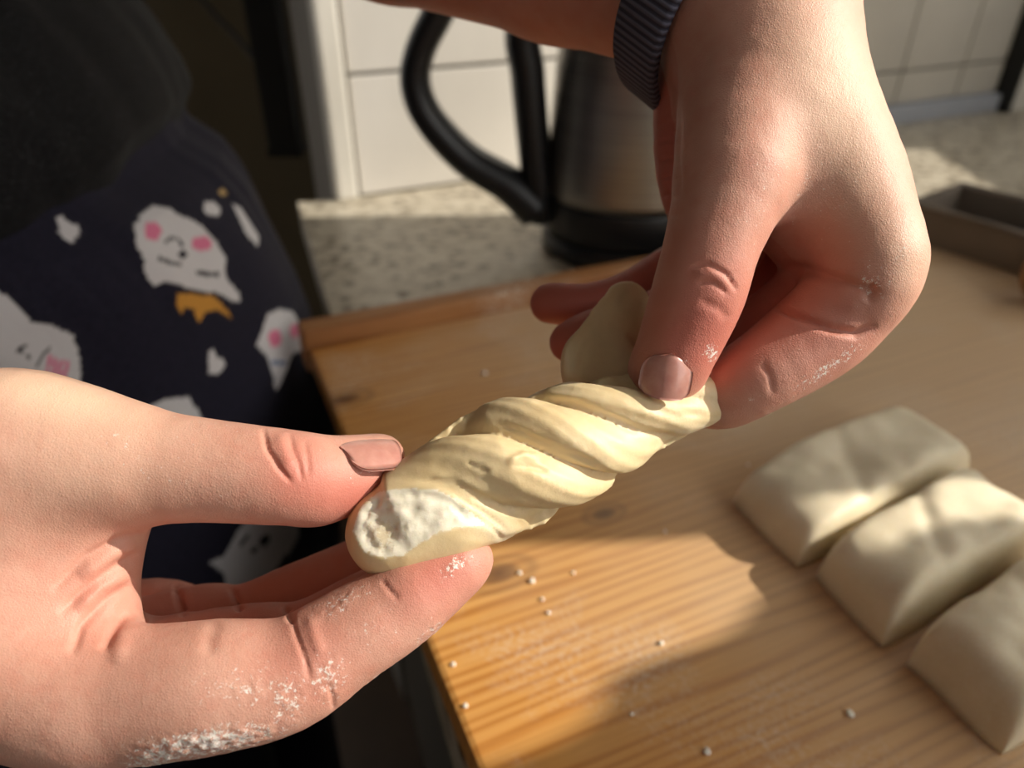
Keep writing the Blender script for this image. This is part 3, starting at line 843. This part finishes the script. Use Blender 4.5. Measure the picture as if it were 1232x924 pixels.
for x, y, r, ry, a, v in ((1046, 342, 26, 30, 0, 0.45), (1000, 440, 80, 10, -0.6, 0.5), (855, 425, 14, 16, 0, 0.55), (815, 440, 20, 20, 0, .3), (1000, 230, 110, 90, 0, 0.25), (920, 230, 60, 120, 0, 0.25), (1085, 300, 24, 80, 0, 0.3), (905, 480, 16, 12, 0, 0.3), (965, 420, 30, 20, 0, 0.2), (810, 560, 10, 10, 0, 0)):
    flB = np.maximum(flB, v * blob(pB, x, y, r, ry, a))
flB *= (dB < 176)

# ---------------- the rest of the arms and trunk (bare arms, trunk under the clothes), coarser
fc = Field((-480, -120, -520), (120, 590, -80), 6.0)
D = fc.blank(); D[:] = 80
def cm(x, y, z): return np.array([x, y, z], float)
wristA = C(-215, 652, 178); wristB = C(893, -18, 186)
elbA = cm(-400, 20, -235); shA = cm(-395, 325, -150)
elbB = cm(-139, 226, -310); shB = cm(-340, 505, -420)
def seg(a, b, ra, rb, k=8): fc.cone(D, a, b, ra, rb, k)
seg(wristA - (elbA - wristA) * 0.06, wristA + (elbA - wristA) * 0.45, 26.0, 33); seg(wristA + (elbA - wristA) * 0.45, elbA, 33, 37); seg(elbA, shA, 37, 48)
seg(shA, shB, 46, 46, 20)
seg(wristB + (elbB - wristB) * 0.16, wristB + (elbB - wristB) * 0.5, 25, 31); seg(wristB + (elbB - wristB) * 0.5, elbB, 31, 36); seg(elbB, shB, 36, 48)
VC, QC = fc.nets(D); VC = smooth_mesh(VC, QC, 4); VC, QC = subdivide(VC, QC, 1)
# forearm just behind the wrist of the upper hand, fine enough for the lens
fd = Field((-80, 20, -300), (110, 160, -150), 2.0)
D2 = fd.blank()
fd.cone(D2, wristB + (elbB - wristB) * -0.02, wristB + (elbB - wristB) * 0.22, 23.5, 26.5, 6); fd.cone(D2, wristB + (elbB - wristB) * 0.22, wristB + (elbB - wristB) * 0.62, 26.5, 33, 6)
VD, QD = fd.nets(D2); VD = smooth_mesh(VD, QD, 3); VD, QD = subdivide(VD, QD, 1)

person = empty('person', tuple(cam2world(np.array([[-420.0, -60, -470]]))[0]))
PL = np.array(person.location)
parts_ = [(VA, QA, redA, flA, paleA), (VB, QB, redB, flB, paleB), (VC, QC, None, None, None), (VD, QD, None, None, None)]
V = np.concatenate([cam2world(q[0]) for q in parts_]) - PL
off = 0; Qs = []; rs, fs, ps = [], [], []
for v, q, r, f_, pl in parts_:
    Qs.append(q + off); off += len(v)
    rs.append(np.full(len(v), 0.4) if r is None else r); fs.append(np.zeros(len(v)) if f_ is None else f_); ps.append(np.zeros(len(v)) if pl is None else pl)
me = mesh_np('body', V, np.concatenate(Qs))
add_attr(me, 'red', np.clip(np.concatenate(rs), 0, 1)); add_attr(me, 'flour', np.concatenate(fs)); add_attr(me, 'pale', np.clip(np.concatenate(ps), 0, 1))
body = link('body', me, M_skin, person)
tag(body, 'bare flour-dusted hands and forearms')

# ---------------- nails: thin curved plates seated on the fingertip surface
def nail(base, tip, wide, up, width, name='thumbnail', lift=0.35, bend=0.22):
    """plate from base to tip (camera mm), half-width along 'wide', crowned towards 'up'"""
    base, tip = np.array(base), np.array(tip); ax = tip - base; L = np.linalg.norm(ax); ax /= L
    up = np.array(up, float); up -= ax * (up @ ax); up /= np.linalg.norm(up); wd = np.cross(ax, up)
    nu, nv = 16, 14; V = []
    for lay in (0, 1):
        for i in range(nu + 1):
            s = i / nu
            ws = width * (0.12 + 0.88 * (1 - (1 - min(1, s / 0.5)) ** 2.6) ** 0.5) * (1 - 0.28 * max(0, (s - 0.75) / 0.25) ** 2)
            for j in range(nv + 1):
                c = -1 + 2 * j / nv
                q = base + ax * (L * (s - 0.05 * (c * c) * (1 if s > .5 else -1) * abs(2 * s - 1))) + wd * (c * ws) + up * (lift - ws * 0.42 * c * c + bend * math.sin(math.pi * s) - 0.5 * lay)
                V.append(q)
    m = nv + 1; n1 = (nu + 1) * m; Q = []
    for i in range(nu):
        for j in range(nv):
            a = (i * m + j, (i + 1) * m + j, (i + 1) * m + j + 1, i * m + j + 1)
            Q.append(a); Q.append(tuple(n1 + k for k in reversed(a)))
    ring = [i * m for i in range(nu + 1)] + [nu * m + j for j in range(1, m)] + [i * m + nv for i in range(nu - 1, -1, -1)] + list(range(nv - 1, 0, -1))
    for a, b in zip(ring, ring[1:] + ring[:1]): Q.append((a, b, n1 + b, n1 + a))
    W = cam2world(np.array(V)) - PL
    return link(name, mesh_np(name, W, np.array(Q)), M_nail, body)
def on_surface(V, N, x, y):
    p, d = pixels(V); w = np.hypot(p[:, 0] - x, p[:, 1] - y) < 4
    i = np.where(w)[0]; i = i[np.argmin(d[i])]; return V[i], N[i]

def seat(V, N, x, y, lift):
    q, n = on_surface(V, N, x, y); return q + n * lift
# left-hand-side thumb: nail seen from its edge, facing up
nail(seat(VA, NA, 410, 536, 0.0), seat(VA, NA, 470, 532, 0.0) + np.array([2.0, 0, 0]), None, (0.05, 0.86, 0.50), 6.0, lift=0.35)
# upper thumb: nail faces the lens
q0, _n = on_surface(VB, NB, 804, 424)
nail(q0, C(797, 481, -q0[2] + 1.6), None, (-0.10, 0.10, 1.0), 5.6, lift=0.6)
# forefinger nail at the tip, turned down and away
nail(C(566, 700, 162), C(592, 672, 162), None, (0.6, -0.65, -0.25), 4.5, 'fingernail', lift=0.4)

# ================================================================== TWISTED DOUGH held between the hands
M_flourwhite = None
def twist_mat():
    t = NT('dough_twist'); co = t.coord()
    n1 = t.noise(co, 55, 4, 0.6); n2 = t.noise(co, 1300, 4, 0.65)
    w = t.attr('white').outputs['Fac']
    c = t.ramp(n1, [(0.3, srgb(222, 196, 148)), (0.7, srgb(240, 218, 174))])
    wm = t.math('GREATER_THAN', t.math('ADD', w, t.math('MULTIPLY', t.math('SUBTRACT', n2, 0.5), 0.9)), 0.5)
    wmix = t.math('ADD', t.math('MULTIPLY', wm, 0.28), t.math('MULTIPLY', w, 0.75))
    t.col(t.mix(wmix, c, srgb(253, 246, 228)))
    t.setb(Roughness=0.5, Subsurface_Weight=0.2, Subsurface_Scale=0.004); t.b.inputs['Subsurface Radius'].default_value = (1.0, 0.62, 0.3)
    b = t.bump(n1, 0.15, 0.001); b = t.bump(n2, 0.15, 0.0004, b); t.bump(wm, 0.5, 0.0004, b)
    return t.m
fe = Field((-40, -50, -205), (55, 32, -135), 0.6)
P0 = C(470, 630, 157); P1 = C(860, 474, 172)
AX = P1 - P0; AXL = np.linalg.norm(AX); AX = AX / AXL
PXMM = AXL / 420.0                                         # one photo pixel along the axis, in mm
E2 = np.array([0, 0, 1.0]); E2 -= AX * (E2 @ AX); E2 /= np.linalg.norm(E2); E1 = np.cross(E2, AX)
if E1[1] < 0: E1 = -E1
Xg = fe.ax[0][:, None, None] - P0[0]; Yg = fe.ax[1][None, :, None] - P0[1]; Zg = fe.ax[2][None, None, :] - P0[2]
s_ = (Xg * AX[0] + Yg * AX[1] + Zg * AX[2]) / PXMM
off_ = np.interp(s_, [0, 140, 260, 330, 420], [0, 2.0, 2.0, 2.0, 0.5]).astype(np.float32)
a_ = (Xg * E1[0] + Yg * E1[1] + Zg * E1[2]) - off_; b_ = (Xg * E2[0] + Yg * E2[1] + Zg * E2[2])
b2 = b_ * 1.12
rad = np.sqrt(a_ * a_ + b2 * b2); phi = np.arctan2(a_, np.abs(b2) + 1e-3)          # +90 deg top, 0 towards lens
w_ = 0.5 - phi / math.pi
w_ = np.where(b_ < 0, 1 - w_, w_)
top = np.array([-80, 40, 160, 235, 330, 430, 540]); bot = np.array([110, 255, 300, 430, 540, 650, 760])
kk = np.zeros_like(s_)
for i in range(6):
    lo = top[i] + (bot[i] - top[i]) * w_; hi_ = top[i + 1] + (bot[i + 1] - top[i + 1]) * w_
    kk += np.clip((s_ - lo) / np.maximum(hi_ - lo, 8), 0, 1)
fk = kk - np.floor(kk)
# overlapping bands: soft crown, sharp valley just behind the crown
h_ = np.abs(np.cos(math.pi * kk)) ** 0.8
R_ = np.interp(s_, [-10, 60, 140, 200, 250, 330, 400, 430], [52, 64, 80, 76, 68, 50, 36, 26]).astype(np.float32) * PXMM
amp = np.interp(s_, [0, 60, 110, 330, 420], [0.0, 0.10, 0.32, 0.34, 0.2])
stri = 0.13 * np.sin(2 * math.pi * 5.0 * kk) * np.interp(s_, [40, 100], [0.3, 1])
Dt = (rad - R_ * (1 - amp * (1 - h_)) - stri) * 0.75
Dt = np.maximum(Dt, (s_ - 425) * PXMM * 0.7); Dt = np.maximum(Dt, (10 - s_) * PXMM * 0.7)
Dd = Dt.astype(np.float32)
# rounded cut end at the left
fe.cone(Dd, C(473, 640, 156), C(530, 622, 157), 9.8, 9.6, 3.0, flat=((0.1, 0.05, 1), 1.15))
# flap standing up behind the thumb, and the tip that shows beside it
fe.cone(Dd, C(722, 442, 181), C(755, 364, 184), 9.8, 5.8, 1.5, flat=((0.15, 0.3, 1), 2.3))
fe.cone(Dd, C(745, 470, 178), C(722, 442, 181), 9.0, 9.8, 2.0, flat=((-0.25, 0.1, 1), 2.0))
fe.cone(Dd, C(810, 498, 170), C(866, 476, 173), 5.0, 4.2, 3.0)
fe.cone(Dd, C(866, 476, 173), C(866, 446, 176), 4.0, 2.6, 2.5, flat=((0.3, 0.0, 1), 1.5))
fe.cone(Dd, C(864, 484, 173), C(884, 490, 172), 2.8, 0.9, 1.5)
VT, QT = fe.nets(Dd); VT = smooth_mesh(VT, QT, 6)
NT_ = normals(VT, QT); pT, dT = pixels(VT); frt = frontmost(VT) * sstep(0.0, 0.25, facing(VT, NT_))
endm = inside(pT, [(424, 640), (434, 610), (455, 592), (490, 586), (530, 590), (556, 606), (585, 632), (560, 634), (530, 640), (505, 655), (488, 668), (462, 672), (438, 665)]) * frt
dd_, _ = poly_dist(pT, [(424, 640), (434, 610), (455, 592), (490, 586), (530, 590), (556, 606), (585, 632), (560, 634), (530, 640), (505, 655), (488, 668), (462, 672), (438, 665), (424, 640)])
rec = endm * np.clip(dd_ / 7, 0, 1)
VT = VT - NT_ * (rec * (0.6 + 0.8 * fbm(VT, 0.5, 3)) + 1.0 * rec * blob(pT, 462, 640, 24, 26) * 1.0)[:, None]
for ln, w, dp in (([(560, 556), (575, 562), (590, 568)], 2.5, 0.5), ([(500, 578), (545, 578), (590, 600), (630, 628)], 3.0, 0.55), ([(545, 595), (580, 615), (612, 640)], 3, 0.5),
                  ([(520, 572), (560, 582), (600, 606), (640, 632)], 4, -0.35), ([(560, 612), (592, 634), (606, 650)], 3, 0.45), ([(610, 555), (630, 548), (650, 552)], 4, -0.8), ([(615, 560), (640, 562), (660, 566)], 3, 0.6),
                  ([(640, 482), (690, 486), (740, 505), (770, 520)], 4, 0.7), ([(650, 474), (700, 476), (750, 490), (800, 505)], 5, -0.4), ([(590, 505), (630, 520), (680, 545), (730, 560)], 4, 0.4),
                  ([(690, 452), (694, 425), (706, 398)], 6, 0.5), ([(678, 440), (682, 415), (704, 384), (735, 350)], 4, -0.4), ([(780, 486), (815, 500), (850, 498)], 5, 0.4)):
    VT = stroke(VT, NT_, pT, frt, ln, w, dp)
VT = VT + NT_ * (0.25 * fbm(VT, 0.16, 3))[:, None]
tw = cam2world(VT); dc = tw.mean(0)
me = mesh_np('dough_twist', tw - dc, QT)
wht = 0.68 * endm * (1 - 0.4 * blob(pT, 460, 642, 20, 22)) + 0.35 * blob(pT, 600, 640, 40, 14, 0.6) * frt + 0.42 * blob(pT, 745, 508, 40, 9, 0.45) * frt + 0.3 * blob(pT, 845, 515, 40, 6, -.3) * frt + 0.2 * blob(pT, 680, 450, 8, 30) * frt
add_attr(me, 'white', np.clip(wht, 0, 1))
twist = link('dough_twist', me, twist_mat()); twist.location = dc
tag(twist, 'twisted strip of raw dough held between both hands', 'dough')

# ================================================================== CLOTHES
def cloth_mat(name, c0, c1, rough=0.9, scale=500, bump=0.25, attr=None, specks=0.0):
    t = NT(name); co = t.coord(); n = t.noise(co, scale, 3, 0.6)
    c = t.ramp(n, [(0.3, c0), (0.7, c1)])
    if specks:
        sp_ = t.noise(co, 1400, 2, 0.7); c = t.mix(t.ramp(sp_, [(0.62, (0, 0, 0)), (0.74, (specks,) * 3)]), c, srgb(150, 150, 155))
    if attr:
        a = t.attr(attr); c = t.mix(t.attr('printed').outputs['Fac'], c, a.outputs['Color'])
    t.col(c); t.setb(Roughness=rough); t.b.inputs['Specular IOR Level'].default_value = 0.2
    t.b.inputs['Sheen Weight'].default_value = 0.05
    t.bump(n, bump, 0.0008); return t.m
M_shirt = cloth_mat('knit_black', srgb(12, 12, 13), srgb(22, 22, 24), specks=0.5)
M_pants = cloth_mat('pants_navy', srgb(26, 25, 38), srgb(38, 36, 52), attr='print')

CY = 0.455
def sil_x(px_list):
    """photo outline -> (z, x) on the vertical plane y = CY"""
    out = []
    for x, y in px_list:
        v = RIGHT * ((x - 616) / F) + UP * ((462 - y) / F) - BACK
        q = CAM + v * (CY / v[1]); out.append((q[2], q[0]))
    out.sort(); return np.array(out)
pants_sil = sil_x([(222, 178), (229, 195), (270, 225), (300, 265), (318, 300), (340, 345), (358, 385), (374, 430), (386, 480), (394, 520), (402, 560), (408, 620), (410, 720)])
shirt_sil = sil_x([(120, -50), (149, 0), (186, 51), (219, 107), (231, 141), (226, 163), (221, 190)])

def loft(sil, zs, a_of, b_of, nang, disp):
    ang = np.linspace(0, 2 * math.pi, nang, endpoint=False)
    V = np.zeros((len(zs), nang, 3))
    for i, z in enumerate(zs):
        xf = np.interp(z, sil[:, 0], sil[:, 1]); a, b = a_of(z), b_of(z)
        c, s = np.cos(ang), np.sin(ang); e = 0.85
        x = a * np.sign(c) * np.abs(c) ** e; y = b * np.sign(s) * np.abs(s) ** e
        R = np.stack([x, y, np.zeros(nang)], 1)
        R += disp(z, ang, x, y)
        cx = xf - a
        for _ in range(4):                                   # slide so that the silhouette meets the outline
            W = R + np.array([cx, CY, z]); u, v, d = project(W); k = np.argmax(u)
            want = np.interp(z, sil[:, 0], sil[:, 1])
            tgt = CAM + (np.array([want, CY, z]) - CAM); ut, _, _ = project(tgt[None]); cx += (ut[0] - u[k]) / F * d[k]
        V[i] = R + np.array([cx, CY, z])
    return V, ang
def grid_faces(nz, na):
    i, j = np.meshgrid(np.arange(nz - 1), np.arange(na), indexing='ij'); jn = (j + 1) % na
    return np.stack([i * na + j, i * na + jn, (i + 1) * na + jn, (i + 1) * na + j], -1).reshape(-1, 4)

# ---- trousers
ZW = pants_sil[:, 0].max()
zs = np.concatenate([np.linspace(0.66, 0.80, 30), np.linspace(0.8005, ZW + 0.015, 230)])
def pdisp(z, ang, x, y):
    R = np.zeros((len(ang), 3)); t = ZW - z
    g = math.exp(-((t - 0.035) / 0.03) ** 2)                 # gathers under the elastic
    pts_ = np.stack([np.cos(ang) * 3, np.sin(ang) * 3, np.full(len(ang), z * 4)], 1)
    q2 = np.stack([np.cos(ang) * 60, np.sin(ang) * 60, np.full(len(ang), z * 14)], 1)
    f1 = 0.0045 * g * vnoise(q2, 0.25)
    f2 = 0.0035 * np.clip(t / 0.08, 0, 1) * np.sin(ang * 5 + 8 * z) + 0.010 * vnoise(pts_, 1.6)
    band = 0.004 * (1 / (1 + math.exp((t - 0.045) * 600)))
    n = np.stack([np.cos(ang), np.sin(ang), 0 * ang], 1); return n * (f1 + f2 + band)[:, None]
Vp, ang = loft(pants_sil, zs, lambda z: 0.125 + 0.02 * min(1, max(0, (ZW - z) / 0.15)), lambda z: 0.165 + 0.02 * min(1, max(0, (ZW - z) / 0.15)), 620, pdisp)
nz, na = Vp.shape[:2]; Vp = Vp.reshape(-1, 3); Qp = grid_faces(nz, na)
u, v, d = project(Vp); pp = np.stack([u, v], 1)
cen = Vp.reshape(nz, na, 3).mean(1).repeat(na, 0); nn = Vp - cen; nn[:, 2] = 0; facev = np.einsum('ij,ij->i', nn, CAM - Vp) > 0
colr = np.zeros((len(Vp), 4), np.float32); colr[:, 3] = 1; pm = np.zeros(len(Vp), np.float32)
def paint(mask, c):
    m = mask & facev; colr[m, :3] = c; pm[m] = 1
WHT = srgb(214, 212, 214); PINK = srgb(226, 128, 160); INK = srgb(26, 24, 34); GOLD = srgb(206, 148, 66)
def poly(pts, c): paint(inside(pp, pts), c)
def oval(cx, cy, rx, ry, c, a=0): paint(blob(pp, cx, cy, rx, ry, a) > math.exp(-1), c)
def line(pts, w, c): paint(poly_dist(pp, pts)[0] < w, c)
poly([(170, 256), (185, 246), (204, 249), (217, 259), (231, 264), (246, 273), (261, 290), (273, 311), (270, 326), (276, 338), (288, 353), (290, 365), (279, 362), (261, 353), (240, 350), (216, 344), (198, 338), (185, 346), (181, 341), (173, 326), (173, 314), (163, 293), (161, 272)], WHT)
oval(184, 278, 10, 11, PINK); oval(243, 293, 12, 9, PINK)
line([(199, 292), (206, 286), (214, 287), (220, 296)], 1.8, INK); oval(220, 306, 6, 4.5, INK); line([(192, 311), (204, 316), (217, 318)], 2.2, INK); line([(238, 328), (252, 330), (262, 330)], 2.4, INK)
poly([(212, 352), (213, 372), (217, 380), (222, 371), (233, 373), (240, 389), (247, 376), (262, 373), (280, 385), (270, 368), (258, 356), (236, 353)], GOLD)
poly([(68, 262), (75, 258), (83, 268), (93, 268), (96, 280), (88, 293), (76, 288), (70, 280)], WHT)
oval(255, 251, 11, 9, WHT, 0.6); poly([(279, 244), (290, 250), (312, 285), (310, 297), (296, 282)], WHT); oval(268, 231, 6, 4, srgb(190, 160, 110), 0.6)
poly([(250, 422), (257, 419), (262, 430), (269, 431), (272, 440), (262, 451), (251, 451)], WHT)
poly([(322, 378), (335, 371), (352, 374), (362, 390), (367, 405), (362, 422), (352, 427), (343, 450), (337, 463), (331, 472), (329, 455), (322, 430), (308, 415), (315, 398)], WHT)
oval(331, 407, 8, 11, PINK); oval(354, 398, 5, 9, PINK); line([(328, 436), (342, 437)], 2.5, srgb(110, 130, 170))
poly([(-30, 335), (0, 350), (20, 365), (38, 383), (32, 386), (62, 390), (88, 402), (97, 430), (98, 480), (20, 480), (-30, 440)], WHT)
for k in range(4): line([(60 + 7 * k, 430 + 2 * k), (56 + 7 * k, 452 + 2 * k)], 2.4, PINK)
line([(20, 424), (32, 415)], 1.5, INK); line([(24, 420), (34, 430)], 1.5, INK); line([(45, 440), (52, 426), (60, 418)], 1.5, INK)
poly([(176, 492), (195, 480), (228, 477), (246, 506), (242, 530), (170, 530)], WHT)
poly([(250, 676), (270, 668), (285, 640), (300, 622), (362, 622), (358, 650), (330, 690), (300, 707), (272, 707), (268, 690)], WHT)
oval(318, 650, 8, 5, INK, -0.8); oval(306, 662, 5, 3, INK, -.8); line([(290, 655), (298, 645)], 1.8, INK)
# two legs down to the floor
leg = []
cz = Vp.reshape(nz, na, 3)[0].mean(0)
for sgn_ in (-1, 1):
    pth = [np.array([cz[0] + 0.0, cz[1] + sgn_ * 0.085, z]) for z in np.linspace(0.0, 0.80, 24)]
    rr = np.interp(np.linspace(0, 1, 24), [0, 0.5, 1], [0.075, 0.085, 0.098])
    leg.append(sweep(pth, rr, 48, up=(1, 0, 0)))
allV = [Vp]; allQ = [tuple(q) for q in Qp]; off = len(Vp)
for lv, lq in leg:
    allV.append(np.array(lv)); allQ += [tuple(k + off for k in q) for q in lq]; off += len(lv)
allV = np.concatenate(allV) - PL
me = bpy.data.meshes.new('trousers'); me.from_pydata(allV.tolist(), [], [tuple(int(k) for k in q) for q in allQ]); me.update()
colr = np.concatenate([colr, np.tile(np.array([[0, 0, 0, 1]], np.float32), (len(allV) - len(colr), 1))]); pm = np.concatenate([pm, np.zeros(len(allV) - len(pm), np.float32)])
ca = me.color_attributes.new('print', 'FLOAT_COLOR', 'POINT'); ca.data.foreach_set('color', colr.ravel()); add_attr(me, 'printed', pm)
tr = link('trousers', me, M_pants, person); tag(tr, 'dark navy loose trousers printed with white cat faces and hearts')

# ---- black top with sleeves
ZH = shirt_sil[:, 0].min()
zs2 = np.linspace(ZH - 0.03, 1.50, 150)
def hem_tilt(z): return 0
def sdisp(z, ang, x, y):
    pts_ = np.stack([np.cos(ang) * 2.5, np.sin(ang) * 2.5, np.full(len(ang), z * 7)], 1)
    t = z - (ZH - 0.03)
    f = 0.010 * vnoise(pts_, 1.4) + 0.004 * vnoise(pts_, 4) - 0.012 * math.exp(-t / 0.008)
    n = np.stack([np.cos(ang), np.sin(ang), 0 * ang], 1); return n * f[:, None]
Vs, _ = loft(shirt_sil, zs2, lambda z: 0.135 + 0.0 * z, lambda z: 0.180 - 0.12 * max(0, z - 1.42) / 0.08, 300, sdisp)
nzs, nas = Vs.shape[:2]
# hem hangs lower at the side than at the front fold
Vs = Vs.reshape(-1, 3)
Vs[:, 2] -= 0.035 * sstep(0.0, 0.17, CY - Vs[:, 1]) * (1 - sstep(0.0, 0.15, Vs[:, 2] - (ZH - 0.03))); Qs_ = [tuple(q) for q in grid_faces(nzs, nas)] + [tuple((nzs - 1) * nas + i for i in range(nas))]
off = len(Vs); VV = [Vs]
for e, s in ((elbA, shA), (elbB, shB)):
    w = cam2world(np.array([e + (s - e) * t for t in np.linspace(0.3, 1.0, 20)]))
    sv, sq = sweep(w, np.linspace(0.056, 0.074, 20), 40); VV.append(np.array(sv)); Qs_ += [tuple(k + off for k in q) for q in sq]; off += len(sv)
me = bpy.data.meshes.new('sweatshirt'); me.from_pydata((np.concatenate(VV) - PL).tolist(), [], [tuple(int(k) for k in q) for q in Qs_]); me.update()
sh = link('sweatshirt', me, M_shirt, person); tag(sh, 'black knitted top')
tag(person, 'person in a black top and printed navy trousers, twisting dough with both hands', 'person')

# ================================================================== WATCH on the upper wrist
def band_mat():
    t = NT('band_weave'); co = t.coord()
    w = t.n('ShaderNodeTexWave', wave_type='BANDS', bands_direction='X'); w.inputs['Scale'].default_value = 190; t.l(t.attr('along').outputs['Vector'], w.inputs['Vector'])
    t.col(t.ramp(w.outputs[1], [(0.2, srgb(58, 56, 70)), (0.7, srgb(104, 102, 118))])); t.setb(Roughness=0.85)
    t.bump(w.outputs[1], 0.6, 0.0008); return t.m
fdir = (elbB - wristB); fdir /= np.linalg.norm(fdir)
bu = np.array([0, 0, 1.0]); bu -= fdir * (bu @ fdir); bu /= np.linalg.norm(bu); bv = np.cross(fdir, bu)
wc = wristB + fdir * 1.0 + np.array([0, -2.0, 0])
fdir = 0.85 * fdir + 0.45 * np.array([-0.1, 0.95, -0.3]); fdir /= np.linalg.norm(fdir)
bu = np.array([0, 0, 1.0]); bu -= fdir * (bu @ fdir); bu /= np.linalg.norm(bu); bv = np.cross(fdir, bu)
watch = empty('wrist_watch', tuple(cam2world(wc[None])[0])); WL = np.array(watch.location)
BR, BW, BT = 28.5, 7.8, 2.2
nth, prof = 120, [(-BW, 0.0), (-BW, BT * 0.7), (-BW + 1, BT), (BW - 1, BT), (BW, BT * 0.7), (BW, 0.0)]
V, Q, al = [], [], []
for i in range(nth):
    th_ = 2 * math.pi * i / nth
    for (wx, rr) in prof:
        r = BR + rr; V.append(wc + fdir * wx + r * math.cos(th_) * bu + (r + 4.0) * math.sin(th_) * bv); al.append(th_ * BR / 1000)
m = len(prof)
for i in range(nth):
    for k in range(m):
        Q.append((i * m + k, ((i + 1) % nth) * m + k, ((i + 1) % nth) * m + (k + 1) % m, i * m + (k + 1) % m))
me = mesh_np('strap', cam2world(np.array(V)) - WL, np.array(Q)); add_attr(me, 'along', al)
link('strap', me, band_mat(), watch)
up_ = bv if bv[1] > 0 else -bv
cc = wc + up_ * (BR + 3.5) + bu * 4
cmx = Matrix((Vector(cam2world((cc + fdir)[None])[0] - cam2world(cc[None])[0]).normalized(), Vector(cam2world((cc + bu)[None])[0] - cam2world(cc[None])[0]).normalized(), Vector(cam2world((cc + up_)[None])[0] - cam2world(cc[None])[0]).normalized())).transposed().to_4x4()
cmx.translation = Vector(cam2world(cc[None])[0] - WL)
case = box('case', (-0.019, 0.019, -0.017, 0.017, -0.004, 0.005), M_blackmetal, watch, bevel=0.004, seg=3); case.matrix_local = cmx
tag(watch, 'dark grey woven watch strap around the upper wrist', 'watch')
